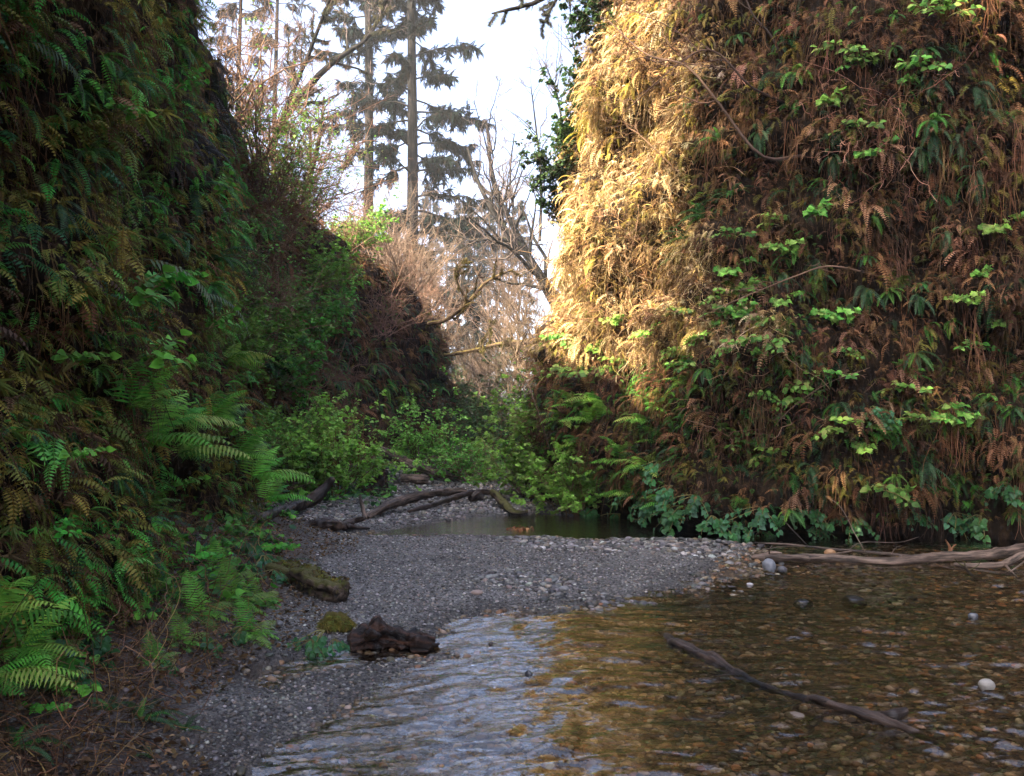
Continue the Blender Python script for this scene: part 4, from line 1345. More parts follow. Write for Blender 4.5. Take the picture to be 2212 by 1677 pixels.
wood('sunken_log', 'dark wet log half sunk in the foreground riffle', 'log',
     GP([(1408, 1352, -.06), (1450, 1384, -.003), (1500, 1406, .014), (1545, 1425, .0), (1590, 1455, -.012), (1650, 1485, -.016), (1720, 1505, -.01), (1760, 1514, .004), (1830, 1532, .012), (1900, 1553, .008), (1970, 1580, -.004), (2030, 1610, -.06)]),
     [.012, .028, .034, .03, .024, .022, .022, .02, .025, .025, .02, .008], DRIFT,
     [(GP([(1890, 1552, -.03), (1925, 1545, .015), (1962, 1536, .03)]), [.03, .03, .02]), (GP([(1735, 1506, .0), (1765, 1510, .02), (1800, 1520, .02)]), [.012, .02, .012])], seed=4, n=160, rough=.4)
wood('rotten_stump', 'dark red brown rotten stump at the water edge', 'stump',
     GP([(752, 1392, .03), (785, 1383, .05), (815, 1378, .06), (848, 1382, .05), (880, 1390, .035), (915, 1394, .03), (948, 1392, .015)]), [.05, .09, .125, .10, .075, .065, .03], ROT,
     [(GP([(800, 1378, .08), (810, 1374, .13), (818, 1372, .165)]), [.06, .035, .01]), (GP([(860, 1376, .06), (900, 1376, .075), (938, 1380, .03)]), [.05, .055, .03])], k=40, rough=.5, seed=5)
wood('mossy_log', 'blunt mossy log end resting on the gravel at the left', 'log',
     [gp(590, 1262) + A([-.1, .3, .06]), gp(640, 1272) + A([0, .1, .07]), gp(700, 1292) + A([0, 0, .08]), gp(742, 1305) + A([.0, .03, .08])], [.08, .11, .12, .10], MOSSLOG, k=30, rough=.28, seed=6, moss=(900, OLIVE + DKBROWN))
wood('mossy_stump', 'small mossy hump behind the ground ivy at the water edge', 'stump', [gp(690, 1372) + A([0, .1, .02]), gp(722, 1368) + A([0, .08, .07]), gp(752, 1372) + A([0, .05, .02])], [.05, .085, .05],
     mat_wood('moss cushion', (.04, .04, .012), (.12, .105, .025), moss=(.11, .09, .02), mossamt=.9, rough=.95, scale=16, bump=1.0), k=24, rough=.3, seed=7, moss=(900, OLIVE + [(.13, .11, .03)]))
wood('driftwood_root', 'gnarled dark driftwood root at the edge of the back pool', 'driftwood',
     GP([(640, 1152, .04), (672, 1140, .10), (705, 1130, .16), (735, 1136, .10), (765, 1140, .06)]), [.04, .09, .08, .06, .03], DRIFT,
     [(GP([(735, 1136, .1), (765, 1126, .14), (790, 1118, .20)]), [.06, .045, .02]), (GP([(750, 1136, .1), (775, 1140, .06), (800, 1142, .04)]), [.035, .03, .012]), (GP([(680, 1140, .08), (690, 1148, .03), (705, 1150, .02)]), [.03, .02, .01])], rough=.28, seed=8)
wood('fallen_log', 'dark fallen log sloping up into the bushes at the left', 'log',
     [gp(600, 1122) + A([0, 0, .06]), gp(650, 1112) + A([0, 0, .16]), gp(692, 1108) + A([0, 0, .30]), gp(722, 1106) + A([0, 0, .50])], [.05, .09, .09, .05], DRIFT, [([gp(540, 1140) + A([0, 0, .03]), gp(580, 1128) + A([0, 0, .08]), gp(618, 1118) + A([0, 0, .16])], [.05, .05, .03])], seed=9)
wood('fallen_log', 'thick grey brown fallen log on the far gravel, left of the pair', 'log',
     [gp(792, 1122) + A([0, 0, .04]), gp(830, 1114) + A([0, 0, .12]), gp(868, 1106) + A([0, 0, .17]), gp(910, 1098) + A([0, 0, .2]), gp(960, 1092) + A([0, .4, .18]), gp(1000, 1088) + A([0, .8, .16])], [.05, .065, .075, .07, .06, .05], PALEDRIFT,
     [([gp(790, 1124) + A([0, 0, .02]), gp(782, 1120) + A([0, 0, .2]), gp(778, 1119) + A([0, 0, .32])], [.03, .025, .015])], seed=10, k=18)
wood('fallen_log', 'dark wet fallen log on the far gravel, right of the pair', 'log',
     [gp(880, 1112) + A([0, 0, .05]), gp(940, 1104) + A([0, 0, .10]), gp(980, 1092) + A([0, 0, .13]), gp(1010, 1086) + A([0, 0, .16]), gp(1045, 1080) + A([0, 0, .13]), gp(1085, 1080) + A([0, 0, .1])], [.03, .042, .05, .055, .05, .03], DRIFT, seed=11)
wood('fallen_log', 'pale barkless log leaning down from behind the left bush', 'log', [P(820, 975, 17.5), P(880, 1000, 17.8), P(935, 1020, 18), P(992, 1034, 18.2)], [.11, .11, .10, .08], PALEDRIFT, [([P(905, 1008, 17.9), P(903, 985, 17.9), P(905, 960, 17.9)], [.025, .02, .01])], seed=12)
wood('fallen_log', 'short pale log lying flat behind the pair of logs', 'log', [P(865, 1035, 17.2), P(895, 1034, 17.2), P(925, 1036, 17.3)], [.09, .10, .08], PALEDRIFT, seed=13)
wood('fallen_log', 'low dark log across the back of the far gravel', 'log', [P(960, 1052, 18.5), P(1010, 1048, 18.6), P(1060, 1054, 18.8), P(1110, 1066, 18.6)], [.08, .09, .09, .06], DRIFT, seed=14)
wood('root_stump', 'dark upturned root mass under the left bush', 'stump', [P(790, 1080, 15.6), P(812, 1062, 15.7), P(825, 1040, 15.8), P(832, 1015, 15.9)], [.22, .20, .14, .06], ROT, [([P(812, 1062, 15.6), P(845, 1075, 15.4), P(862, 1092, 15.2)], [.1, .07, .03])], rough=.35, seed=15)
wood('wood_chunk', 'small brown wood chunk alone on the far gravel', 'driftwood', [gp(1016, 1086) + A([0, 0, .08]), gp(1030, 1085) + A([0, 0, .12]), gp(1046, 1086) + A([0, 0, .08])], [.06, .08, .05], DRIFT, seed=16)
wood('driftwood_branch', 'mossy broken branch at the foot of the right bush', 'branch', [gp(1065, 1090) + A([0, 0, .2]), gp(1085, 1102) + A([0, 0, .12]), gp(1110, 1108) + A([0, 0, .06]), gp(1140, 1112) + A([0, 0, .04])], [.06, .07, .05, .03], MOSSLOG, seed=17)
wood('twig', 'thin upright twig in the shallows left of the long log', 'twig', [G(1664, 1210, 0), P(1662, 1190, 9.1), P(1668, 1178, 9.1)], [.008, .006, .004], DRIFT, k=6, seed=18)
wood('driftwood_branch', 'spiky brown branch poking from the water below the log end', 'branch', [G(2110, 1250, -.03), P(2090, 1232, 8.2), P(2082, 1212, 8.2)], [.014, .012, .006], MOSSLOG, [([P(2092, 1234, 8.2), P(2112, 1222, 8.2), P(2118, 1210, 8.2)], [.008, .006, .003]), ([P(2088, 1226, 8.2), P(2070, 1216, 8.2), P(2062, 1206, 8.2)], [.008, .006, .003])], k=7, seed=19)
wood('broken_snag', 'orange splintered snag behind the right end of the log', 'snag', [P(2055, 1196, 9.9), P(2050, 1180, 9.9), P(2042, 1166, 9.9)], [.02, .016, .006], mat_wood('fresh split wood', (.16, .07, .03), (.42, .2, .1)), [([P(2053, 1190, 9.9), P(2060, 1180, 9.9), P(2066, 1176, 9.9)], [.01, .008, .004])], k=7, seed=20)


# ================================================================== plants one can pick out
ITEMS = []          # (object, px, py, kind phrase) get their labels at the end


def fern(name, cat, seed, fr, L=1.0, part='frond'):
    """fr: list of (Geo, yaw, pitch, scale, colour)"""
    root = empty(name, '', cat)
    for g, yaw, pitch, s, col in fr:
        o = link(part, Geo().join(g, col).mesh(part, LEAF), root)
        o.rotation_euler = (pitch, 0, yaw)
        o.scale = (s, s, s)
    return root


def single(name, cat, geos):
    g = Geo()
    for geo, yaw, pitch, s, col in geos:
        v, t, c, gr = geo.arr()
        M = np.array(Matrix.Rotation(yaw, 3, 'Z') @ Matrix.Rotation(pitch, 3, 'X'))
        g.add((v * s) @ M.T, t, c * A(col))
    return link(name, g.mesh(name, LEAF), category=cat)


def fan(geos, n, spread, cols, seed, p0=0., pv=.25, smin=.6):
    rg = np.random.default_rng(seed)
    yaws = np.linspace(-spread, spread, n) + rg.normal(0, .12, n)
    return [(geos[rg.integers(len(geos))], y, p0 + rg.normal(0, pv), rg.uniform(smin, 1.05), pick(cols, 1, rg, .2)[0]) for y in yaws]


SW_HANG = [frond(1, 22, a, b, w=.17, shape='sword', sub=1, pw=.68, droop=.25, rach=.007, side=s, seed=i, fwd=.25) for i, (a, b, s) in enumerate([(-15, -92, .06), (5, -85, -.08), (-40, -98, .03)])]
SW_ARCH = [frond(1, 26, a, b, w=.15, shape='sword', sub=1, pw=.7, droop=.2, rach=.007, side=s, seed=10 + i, fwd=.25) for i, (a, b, s) in enumerate([(45, -55, .08), (60, -40, -.1), (25, -70, .05)])]
LADY = [frond(1, 18, a, b, w=.32, shape='lady', sub=1, droop=.3, fwd=.35, rach=.006, side=s, seed=20 + i, pw=.72) for i, (a, b, s) in enumerate([(35, -35, .1), (20, -50, -.08), (50, -20, .02)])]
LADY_LO = [frond(1, 15, a, b, w=.30, shape='lady', sub=1, droop=.3, fwd=.35, rach=.006, side=s, seed=30 + i, pw=.75) for i, (a, b, s) in enumerate([(45, -40, .1), (20, -60, -.1)])]
SMALLSW = [frond(1, 18, a, b, w=.2, shape='sword', sub=0, pw=1.1, droop=.3, rach=.009, side=s, seed=50 + i) for i, (a, b, s) in enumerate([(20, -75, .08), (-10, -90, -.08)])]

LG = [(.15, .37, .05), (.20, .40, .065), (.11, .30, .04), (.23, .34, .07), (.085, .23, .035)]
sword_hang = [fern('sword_fern', 'fern', i, fan(SW_HANG, 9, .95, GREEN_D + [(.05, .10, .05), (.07, .12, .06)], i)) for i in range(2)]
sword_arch = [fern('sword_fern', 'fern', i, fan(SW_ARCH, 9, 1.2, GREEN_D + GREEN_M[:1], 20 + i)) for i in range(2)]
dead_hang = fern('sword_fern', 'fern', 5, fan(SW_HANG, 11, 1.0, [(.035, .035, .03), (.05, .045, .035), (.03, .045, .025)], 33))
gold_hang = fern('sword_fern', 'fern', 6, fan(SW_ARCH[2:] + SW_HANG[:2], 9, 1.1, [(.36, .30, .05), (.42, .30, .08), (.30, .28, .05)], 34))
lady = [fern('lady_fern', 'fern', i, fan(LADY, 6, .95, LG, 40 + i, .1, .2)) for i in range(3)]
lady_ground = fern('lady_fern', 'fern', 9, fan(LADY, 9, 2.8, LG, 50, .25, .2))
lady_small = [single('lady_fern', 'fern', fan(LADY_LO, 6, 1.1, LG + GREEN_M, 60 + i, .1, .25)) for i in range(3)]
sword_small = [single('sword_fern', 'fern', fan(SMALLSW, 7, 1.1, GREEN_M + GREEN_D, 70 + i, 0, .3)) for i in range(3)]
frond_single = [single('fern_frond', 'fern', [(SW_HANG[i], 0, 0, 1, c)]) for i, c in enumerate([(.05, .15, .03), (.12, .17, .09), (.10, .12, .03)])]


def sprig(name, seed, kind, nst, npair, size, cols, L=1.0, rise=40, cat='plant', facing=.5):
    rng = np.random.default_rng(seed)
    root = empty(name, '', cat)
    g, f = Geo(), Geo()
    yaw = np.linspace(-1, 1, nst) * .8 + rng.normal(0, .2, nst) if nst > 1 else A([0.])
    for a in yaw:
        e = R(rise + rng.normal(0, 15))
        d = A([math.sin(a) * math.cos(e), math.cos(a) * math.cos(e), math.sin(e)])
        Pl = curve(np.zeros((1, 3)), d[None], A([L * rng.uniform(.6, 1.05)]), 10, A([[rng.normal(0, .15), .1, -.35]]), .02, rng)
        tubes(g, Pl, (.022 * np.linspace(1, .3, 10))[None], 4, (.17, .15, .06))
        p, T = along(Pl, npair * 2, .35, 1., rng)
        p = np.concatenate([p, Pl[:, -1]])
        T = np.concatenate([T, (Pl[:, -1] - Pl[:, -2]) / np.linalg.norm(Pl[:, -1] - Pl[:, -2])])
        sd = np.cross(T, UP)
        sd /= np.linalg.norm(sd, axis=1, keepdims=True) + 1e-9
        sg = np.where(np.arange(len(p)) % 2, 1., -1.)[:, None]
        sg[-1] = 0
        y = sd * sg + T * .6 + rng.normal(0, .25, p.shape) + A([0, 0, -.25])
        up = UP * (1 - facing) + A([0, 1, 0]) * facing + rng.normal(0, .2, y.shape)
        # petioles
        q0, q1 = p, p + y / np.linalg.norm(y, axis=1, keepdims=True) * size * .35
        tubes(g, np.stack([q0, (q0 + q1) / 2, q1], 1), np.full((len(p), 3), .004), 3, (.09, .14, .04))
        scatter(f, [leaf(kind, .18, .3), leaf(kind, .3, .15)], q1, frames_dir(y, up), size * rng.uniform(.55, 1.15, len(p)), pick(cols, len(p), rng, .22), rng)
    link('stem', g.mesh('stem', TWIG), root)
    link('foliage', f.mesh('foliage', LEAF), root)
    return root


SPR = [(.14, .32, .05), (.17, .36, .06), (.10, .24, .04), (.06, .15, .03), (.2, .3, .07)]
sp_lobed = [sprig('leafy_sprig', i, 'lobed', 4, 5, .21, SPR, 1, 35) for i in range(3)]
sp_ovate = [sprig('leafy_sprig', 10 + i, 'ovate', 4, 6, .20, SPR, 1, 30) for i in range(3)]
sp_big = [sprig('leafy_sprig', 20 + i, 'ovate', 4, 6, .22, [(.09, .31, .035), (.12, .36, .045)], 1, 45) for i in range(2)]
heart = [sprig('heart_leaf_plant', 30 + i, 'heart', 7, 6, .2, [(.04, .13, .04), (.05, .15, .05), (.07, .16, .08)], 1, -20, facing=.7) for i in range(2)]


def on_wall(proto, px, py, size, phrase, spin=0., lift=.04, roll=0.):
    h = onwall(px, py, lift)
    if h is None:
        return None
    p, n = h
    o = place(proto, p, frame(n, spin) @ Matrix.Rotation(roll, 4, 'Y'), size * p[1] / F)
    ITEMS.append((o, px, py, phrase))
    return o


def on_ground(proto, px, py, size, phrase, spin=0., dz=0.):
    p = gp(px, py)
    o = place(proto, p + A([0, 0, dz]), Matrix.Rotation(spin, 4, 'Z'), size * p[1] / F)
    ITEMS.append((o, px, py, phrase))
    return o


rg = np.random.default_rng(123)
# ---- left wall: large bright lady ferns
for i, (px, py, s, sp, ro) in enumerate([(215, 850, 200, .2, 0), (250, 930, 220, .3, 0), (345, 985, 180, .5, .1), (465, 1010, 150, .4, 0), (500, 1055, 150, .5, .1), (455, 800, 105, .2, -.3), (415, 905, 140, .4, .1), (530, 1080, 110, .6, 0), (320, 880, 150, .5, .2), (560, 1030, 80, .3, 0)]):
    on_wall(lady[i % 3], px, py, s, 'large bright green lady ferns', sp, .22, ro)
for i, (px, py, s, sp) in enumerate([(505, 770, 185, .9), (545, 800, 130, .7), (500, 690, 120, .6), (390, 420, 140, .5), (430, 560, 130, .6), (300, 520, 110, .4), (515, 560, 90, .7), (470, 880, 110, .5), (150, 330, 110, .3), (215, 175, 100, .4), (90, 480, 130, .2)]):
    on_wall((sword_arch + sword_hang)[i % 4], px, py, s, 'large dark arching sword ferns', sp, .15)
for i, (px, py, s, sp) in enumerate([(445, 130, 120, .8), (430, 190, 130, .9), (450, 250, 120, .9), (380, 290, 120, .6), (420, 330, 110, .7), (340, 340, 100, .5), (455, 90, 90, .7)]):
    on_wall(dead_hang, px, py, s, 'dark withered sword ferns', sp, .08)
for i, (px, py, s, kk, sp) in enumerate([(190, 640, 150, 0, .3), (250, 650, 140, 1, .5), (255, 775, 140, 0, .6), (330, 630, 75, 1, .4), (410, 715, 80, 0, .6), (60, 820, 110, 1, .3), (340, 215, 70, 0, .4), (180, 245, 80, 1, .3), (430, 420, 70, 0, .5), (355, 900, 70, 1, .4), (450, 960, 80, 0, .4), (60, 1000, 90, 1, .3), (30, 1190, 80, 0, .3), (340, 1050, 70, 1, .5)]):
    on_wall(sp_big[kk], px, py, s, 'broad leaved green sprigs', sp, .2)
for i, (px, py, s, k, ro, sp) in enumerate([(5, 70, 230, 1, .9, .9), (270, 560, 260, 1, .6, .7), (10, 210, 120, 0, 0, 0), (60, 210, 100, 0, 0, 0), (20, 560, 150, 0, .4, .4), (40, 380, 130, 2, .1, .2), (115, 1010, 150, 0, -.1, .2), (130, 1190, 150, 2, 0, .1), (10, 1260, 90, 2, 0, .3), (370, 750, 120, 2, .5, .8), (400, 640, 170, 1, .3, .8), (150, 1215, 130, 0, 0, .1), (190, 300, 160, 0, .2, .2), (100, 320, 150, 0, 0, .1), (180, 60, 120, 0, .2, .2), (220, 420, 140, 2, .1, .3)]):
    on_wall(frond_single[k], px, py, s, ['single hanging green fronds', 'long pale grey hanging fronds', 'single olive hanging fronds'][k], sp, .12, ro)
# ---- left bank, on the ground
LOWF = [(60, 1400, 190, .5), (-20, 1370, 230, .2), (90, 1470, 130, -.4), (430, 1330, 120, .3), (500, 1310, 130, 0), (540, 1370, 110, .4), (390, 1390, 90, .2), (350, 1290, 110, .1), (470, 1250, 110, -.2), (330, 1430, 80, .1), (560, 1300, 90, .5)]
for i, (px, py, s, sp) in enumerate(LOWF):
    on_ground(lady_ground, px, py, s, 'bright lady ferns rooted in the soil', sp)
for i, (px, py, s, a, dz) in enumerate([(-40, 1430, 300, -2.2, .25), (40, 1470, 190, -1.7, .12), (-30, 1560, 220, -1.5, .15)]):
    on_ground(lady[i % 3], px, py, s, 'largest bright lady ferns at the frame edge', a, dz)
for i, (px, py, s, sp) in enumerate([(610, 1230, 90, .2), (300, 1560, 120, .4), (400, 1580, 90, 1.2), (240, 1540, 110, 2.0), (500, 1270, 70, .4), (30, 1620, 130, .3), (330, 1640, 80, 2.2)]):
    on_ground(sword_arch[i % 2], px, py, s, 'dark sword ferns rooted in the soil', sp - .9)
for i, (px, py, s) in enumerate([(700, 1392, 75), (675, 1400, 60), (720, 1400, 50), (540, 1200, 80), (570, 1220, 70), (500, 1180, 80), (450, 1150, 80), (590, 1250, 60), (520, 1380, 60), (450, 1400, 60), (220, 1400, 80), (380, 1450, 50), (150, 1460, 70), (560, 1180, 70)]):
    on_ground(heart[i % 2], px, py, s, 'low dark heart leaved plants', math.pi + rg.normal(0, .5), s * .0012)
for i, (px, py, s) in enumerate([(520, 1170, 90), (600, 1200, 80), (470, 1190, 80), (320, 1340, 90), (180, 1500, 100), (110, 1540, 80), (560, 1140, 60), (420, 1220, 90)]):
    on_ground(sp_big[i % 2], px, py, s, 'broad leaved green sprigs', math.pi + rg.normal(0, .6))
o_ = on_ground(frond_single[2], 350, 1530, 95, 'upright dead tan frond', math.pi / 2)
# ---- right wall
for i, (px, py, s, sp) in enumerate([(1245, 880, 80, .2), (1225, 905, 70, -.2), (1300, 870, 90, .1), (1320, 905, 90, -.3), (1290, 920, 80, .3), (1400, 910, 80, 0), (1430, 960, 80, .3), (1370, 1000, 95, -.4), (1300, 1040, 80, -.3), (1420, 880, 60, .2), (1380, 1070, 85, .3), (1240, 1040, 70, .2), (1340, 970, 70, 0), (1450, 1085, 70, -.2), (1260, 960, 75, .4), (1590, 640, 60, .3), (1490, 830, 60, .2), (1280, 1090, 60, .1), (1960, 810, 75, 0), (1400, 1010, 75, .1), (1500, 880, 60, -.2), (1560, 920, 60, 0)]):
    on_wall((lady if s > 78 else lady_small)[i % 3], px, py, s, 'bright green lady ferns', sp, .08)
for i, (px, py, s, sp) in enumerate([(2100, 190, 110, .2), (2120, 250, 110, -.2), (2070, 300, 90, .1), (2010, 280, 85, .2), (1990, 320, 85, -.1), (2115, 370, 85, 0), (1870, 620, 85, .1), (1830, 660, 75, 0), (1990, 1000, 100, 0), (1755, 1010, 80, .1), (1690, 600, 70, .5), (1760, 560, 60, 0), (1950, 870, 70, .2), (1800, 330, 70, .3), (2010, 170, 90, -.1), (1640, 280, 70, .4), (1985, 640, 70, 0), (2180, 820, 70, .1), (1670, 980, 60, 0), (2050, 500, 70, .2), (1730, 760, 60, .3)]):
    on_wall(sword_hang[i % 2], px, py, s, 'dark hanging sword ferns', sp, .07)
for i, (px, py, s, sp) in enumerate([(1530, 480, 90, -.7), (1500, 520, 90, -.8), (1560, 440, 75, -.6), (1590, 430, 70, .5), (1480, 560, 70, -.7), (1560, 300, 70, -.6), (1590, 335, 60, -.5)]):
    on_wall(sword_arch[i % 2], px, py, s, 'blue green arching sword ferns', sp, .08)
for i, (px, py, s, sp) in enumerate([(1300, 240, 95, -.7), (1270, 290, 85, -.8), (1255, 330, 80, -.8), (1390, 40, 70, -.5), (1430, 20, 70, -.2), (1370, 180, 70, -.6), (1480, 30, 70, 0), (1390, 100, 60, -.6), (1340, 290, 60, -.4), (1350, 140, 55, -.6), (1530, 90, 60, 0), (1450, 330, 50, 0)]):
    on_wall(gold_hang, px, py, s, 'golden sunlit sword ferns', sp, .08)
RS = [(1855, 145), (1990, 150), (1950, 205), (1820, 120), (1870, 292), (1690, 490), (1692, 540), (1580, 590), (1620, 640), (1660, 700), (1500, 680), (1600, 760), (1480, 762), (1560, 722), (1645, 770), (1820, 762), (1962, 850), (1830, 930),
      (1880, 922), (1862, 962), (1930, 1075), (1650, 942), (1590, 972), (1740, 872), (2100, 642), (2170, 690), (2120, 610), (2032, 882), (1585, 520), (1560, 650), (1530, 740), (1690, 660), (1620, 700), (1660, 742), (1590, 690),
      (1720, 830), (1350, 690), (1420, 720), (1300, 770), (1230, 740), (1260, 820), (1350, 800), (1780, 690), (1900, 330), (1790, 250), (1640, 850), (1980, 910), (1690, 1000), (2040, 900), (2150, 500), (1770, 480), (1500, 790), (2080, 760)]
for i, (px, py) in enumerate(RS):
    on_wall((sp_lobed + sp_ovate)[i % 6], px, py, rg.uniform(50, 82), ['bright sprigs with lobed leaves', 'bright sprigs with oval leaves'][(i % 6) // 3], rg.normal(0, .3), .06)
for i, (px, py, s, k) in enumerate([(1890, 1050, 85, 0), (1810, 815, 65, 1), (1990, 160, 85, 0), (2030, 60, 90, 1), (1860, 150, 60, 2), (2000, 40, 70, 0)]):
    on_wall(sp_ovate[k], px, py, s, 'largest bright leafy sprigs', 0, .08)
for i, (px, py, s) in enumerate([(1300, 1090, 60), (1345, 1108, 60), (1480, 1092, 70), (1510, 1070, 60), (1450, 1130, 60), (1650, 1092, 60), (1742, 1092, 55), (1640, 1140, 50), (2120, 1112, 60), (2060, 1105, 60), (1430, 1000, 60), (1390, 1120, 60), (1880, 880, 50), (1900, 900, 50), (1540, 1110, 55), (1590, 1120, 45), (1250, 1100, 50), (1210, 1085, 50), (1460, 1050, 60), (1840, 1110, 50), (2180, 1040, 60), (1760, 1130, 40), (1430, 1080, 60), (1400, 1060, 50), (1960, 1100, 45)]):
    on_wall(heart[i % 2], px, py, s, 'dark heart leaved plants', rg.normal(0, .4), .05)

# ---- smaller ferns scattered over both faces
def spread(n, x0, x1, y0, y1, seed, inside=lambda x, y: True):
    r = np.random.default_rng(seed)
    out = []
    t = 0
    while len(out) < n and t < 6000:
        t += 1
        x, y = r.uniform(x0, x1), r.uniform(y0, y1)
        if inside(x, y) and all((x - a) ** 2 + (y - b) ** 2 > 38 ** 2 for a, b in out):
            out.append((x, y))
    return out


notpatch = lambda x, y: not (x < 1560 - (y - 200) * .2 and y < 700)
for i, (px, py) in enumerate(spread(44, 1220, 2205, 20, 1120, 9, notpatch)):
    on_wall(sword_small[i % 3], px, py, rg.uniform(40, 75), 'small green ferns', rg.normal(0, .4), .05)
for i, (px, py) in enumerate(spread(52, 5, 560, 20, 1150, 10)):
    on_wall(sword_small[i % 3] if i % 3 else lady_small[i % 2], px, py, rg.uniform(50, 95), 'small green ferns' if i % 3 else 'small lacy green ferns', .5 + rg.normal(0, .4), .06)
for i, (px, py) in enumerate(spread(26, 600, 980, 600, 930, 12, lambda x, y: y > 560 + (x - 700) * 1.0)):
    on_wall(sword_small[i % 3], px, py, rg.uniform(34, 55), 'small hanging ferns', .3 + rg.normal(0, .4), .06)
for i, (px, py) in enumerate([(960, 800), (985, 840), (940, 770), (970, 870), (925, 830), (950, 900), (990, 880), (900, 760), (880, 800)]):
    on_wall(sword_arch[i % 2], px, py, 55, 'arching sword ferns', .8, .08)


# ---- ivy curtains on the far left wall
def ivy(px0, py0, w, h, n, label, seed):
    rng = np.random.default_rng(seed)
    pts, nn = [], []
    for _ in range(n):
        x = px0 + w * (rng.random() - .5) * (.5 + .5 * math.sin(rng.random() * 3))
        hh = onwall(x, py0 + h * rng.random() ** 1.2, .05 + .12 * rng.random())
        if hh and np.linalg.norm(hh[0][:2]) < 40:
            pts.append(hh[0])
            nn.append(hh[1])
    if not pts:
        return
    pts, nn = A(pts), A(nn)
    g = Geo()
    y = A([[0, 0, -1.]]) + nn * .4 + rng.normal(0, .3, pts.shape)
    scatter(g, [leaf('heart', .1, .2)], pts, frames_dir(y, nn), rng.uniform(.07, .13, len(pts)), pick([(.035, .10, .035), (.05, .13, .04), (.03, .08, .03)], len(pts), rng), rng)
    b = pts[0]
    link('ivy', g.mesh('ivy', LEAF, off=b), None, b, label=label, category='ivy', group='ivy curtains on the far left wall')


ivy(690, 570, 60, 130, 420, 'widest ivy curtain hanging from the bend of the left rim', 1)
ivy(655, 580, 40, 160, 260, 'ivy curtain left of the widest one on the far left wall', 2)
ivy(725, 600, 24, 170, 200, 'narrow ivy curtain right of the widest one on the far left wall', 3)
ivy(735, 790, 26, 90, 150, 'short ivy strand low on the far left wall above the bush', 4)
ivy(590, 760, 50, 150, 200, 'dark ivy patch beside the near left wall', 5)


# ---- bare twig tangles on the right wall
def tangle(label, px, py, w, h, n, seed, col, out=.35, twr=.006, name='bramble', L=.5, k=2, cat='bramble'):
    rng = np.random.default_rng(seed)
    c = onwall(px, py, 0)
    if c is None:
        return
    base = c[0]
    root = empty(name, label, cat, None, base)
    pts, nn = [], []
    for _ in range(n):
        hh = onwall(px + w * rng.normal(0, .3), py + h * rng.normal(0, .3), .03)
        if hh is None or np.linalg.norm(hh[0] - base) > 4:
            continue
        pts.append(hh[0])
        nn.append(hh[1])
    pts, nn = A(pts), A(nn)
    d = nn * out + rng.normal(0, .6, pts.shape)
    d /= np.linalg.norm(d, axis=1, keepdims=True)
    P0 = curve(pts - base, d, L * rng.uniform(.5, 1.4, len(pts)), 9, rng.normal(0, .45, d.shape) + nn * .2, .09, rng)
    R0 = twr * rng.uniform(.6, 1.4, (len(pts), 1)) * np.linspace(1, .5, 9)[None]
    g = Geo()
    tubes(g, P0, R0, 4, pick([col], len(pts), rng, .3))
    P1, R1 = grow(P0, R0, k, .2, 1., 55, .7, 8, 0, .7, .10, rng, .5)
    tubes(g, P1, R1, 3, pick([col], len(P1), rng, .3))
    P2, R2 = grow(P1, R1, k, .2, 1., 55, .6, 6, 0, .7, .10, rng, .5)
    tubes(g, P2, R2, 3, pick([col], len(P2), rng, .3))
    link('twigs', g.mesh('twigs', TWIG), root)


tangle('large pale twig tangle in the upper right of the right wall', 1880, 300, 330, 230, 46, 1, (.24, .13, .085))
tangle('brown twig tangle hanging from the top of the right wall', 1930, 70, 260, 150, 34, 2, (.15, .08, .05))
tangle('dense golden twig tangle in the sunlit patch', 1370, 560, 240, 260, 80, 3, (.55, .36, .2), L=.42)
tangle('dark twig web below the sunlit patch', 1390, 690, 330, 140, 70, 4, (.16, .09, .055), L=.5)
tangle('brown twig web on the lower left of the right wall', 1240, 900, 200, 200, 50, 5, (.14, .08, .05), L=.5)
tangle('thin twig tangle halfway up the right end of the wall', 2080, 470, 220, 160, 16, 6, (.17, .10, .06), L=.4)
tangle('twig tangle at the top of the sunlit patch', 1520, 180, 260, 220, 22, 7, (.13, .075, .045), L=.6)
tangle('fine brown twigs on the middle of the right wall', 1700, 780, 300, 300, 26, 8, (.16, .10, .065), L=.5)


tangle('brown twig thicket covering the slope right of the near left wall', 545, 430, 120, 200, 60, 9, (.15, .095, .06), L=.8, out=.5)
tangle('brown twig thicket low on the slope beside the ivy', 590, 540, 90, 120, 40, 10, (.14, .09, .06), L=.7, out=.5)
tangle('brown twig thicket over the far left wall top', 790, 640, 170, 90, 40, 11, (.13, .085, .06), L=.8, out=.5)


def longbranch(label, lst, r0, seed, col, lv=(8, 5), lf=.45):
    rng = np.random.default_rng(seed)
    pts = []
    for px, py, lift in lst:
        h = onwall(px, py, lift)
        if h is None:
            h = (P(px, py, 11.5), None)
        pts.append(h[0])
    pts = A(pts)
    b = pts[0]
    root = empty('bare_branch', label, 'branch', None, b)
    g = Geo()
    c = catmull(pts - b, 24)
    Rr = r0 * np.linspace(1, .3, 24)
    tubes(g, c, Rr, 6, col)
    g2 = Geo()
    P1, R1 = grow(c[None], Rr[None], lv[0], .25, 1, 40, lf, 8, .05, .6, .05, rng, .4)
    tubes(g2, P1, R1, 4, col)
    P2, R2 = grow(P1, R1, lv[1], .2, 1, 40, .5, 6, .05, .65, .06, rng, .4)
    tubes(g2, P2, np.maximum(R2, .002), 3, col)
    link('limb', g.mesh('limb', TWIG, True), root)
    link('twigs', g2.mesh('twigs', TWIG), root)


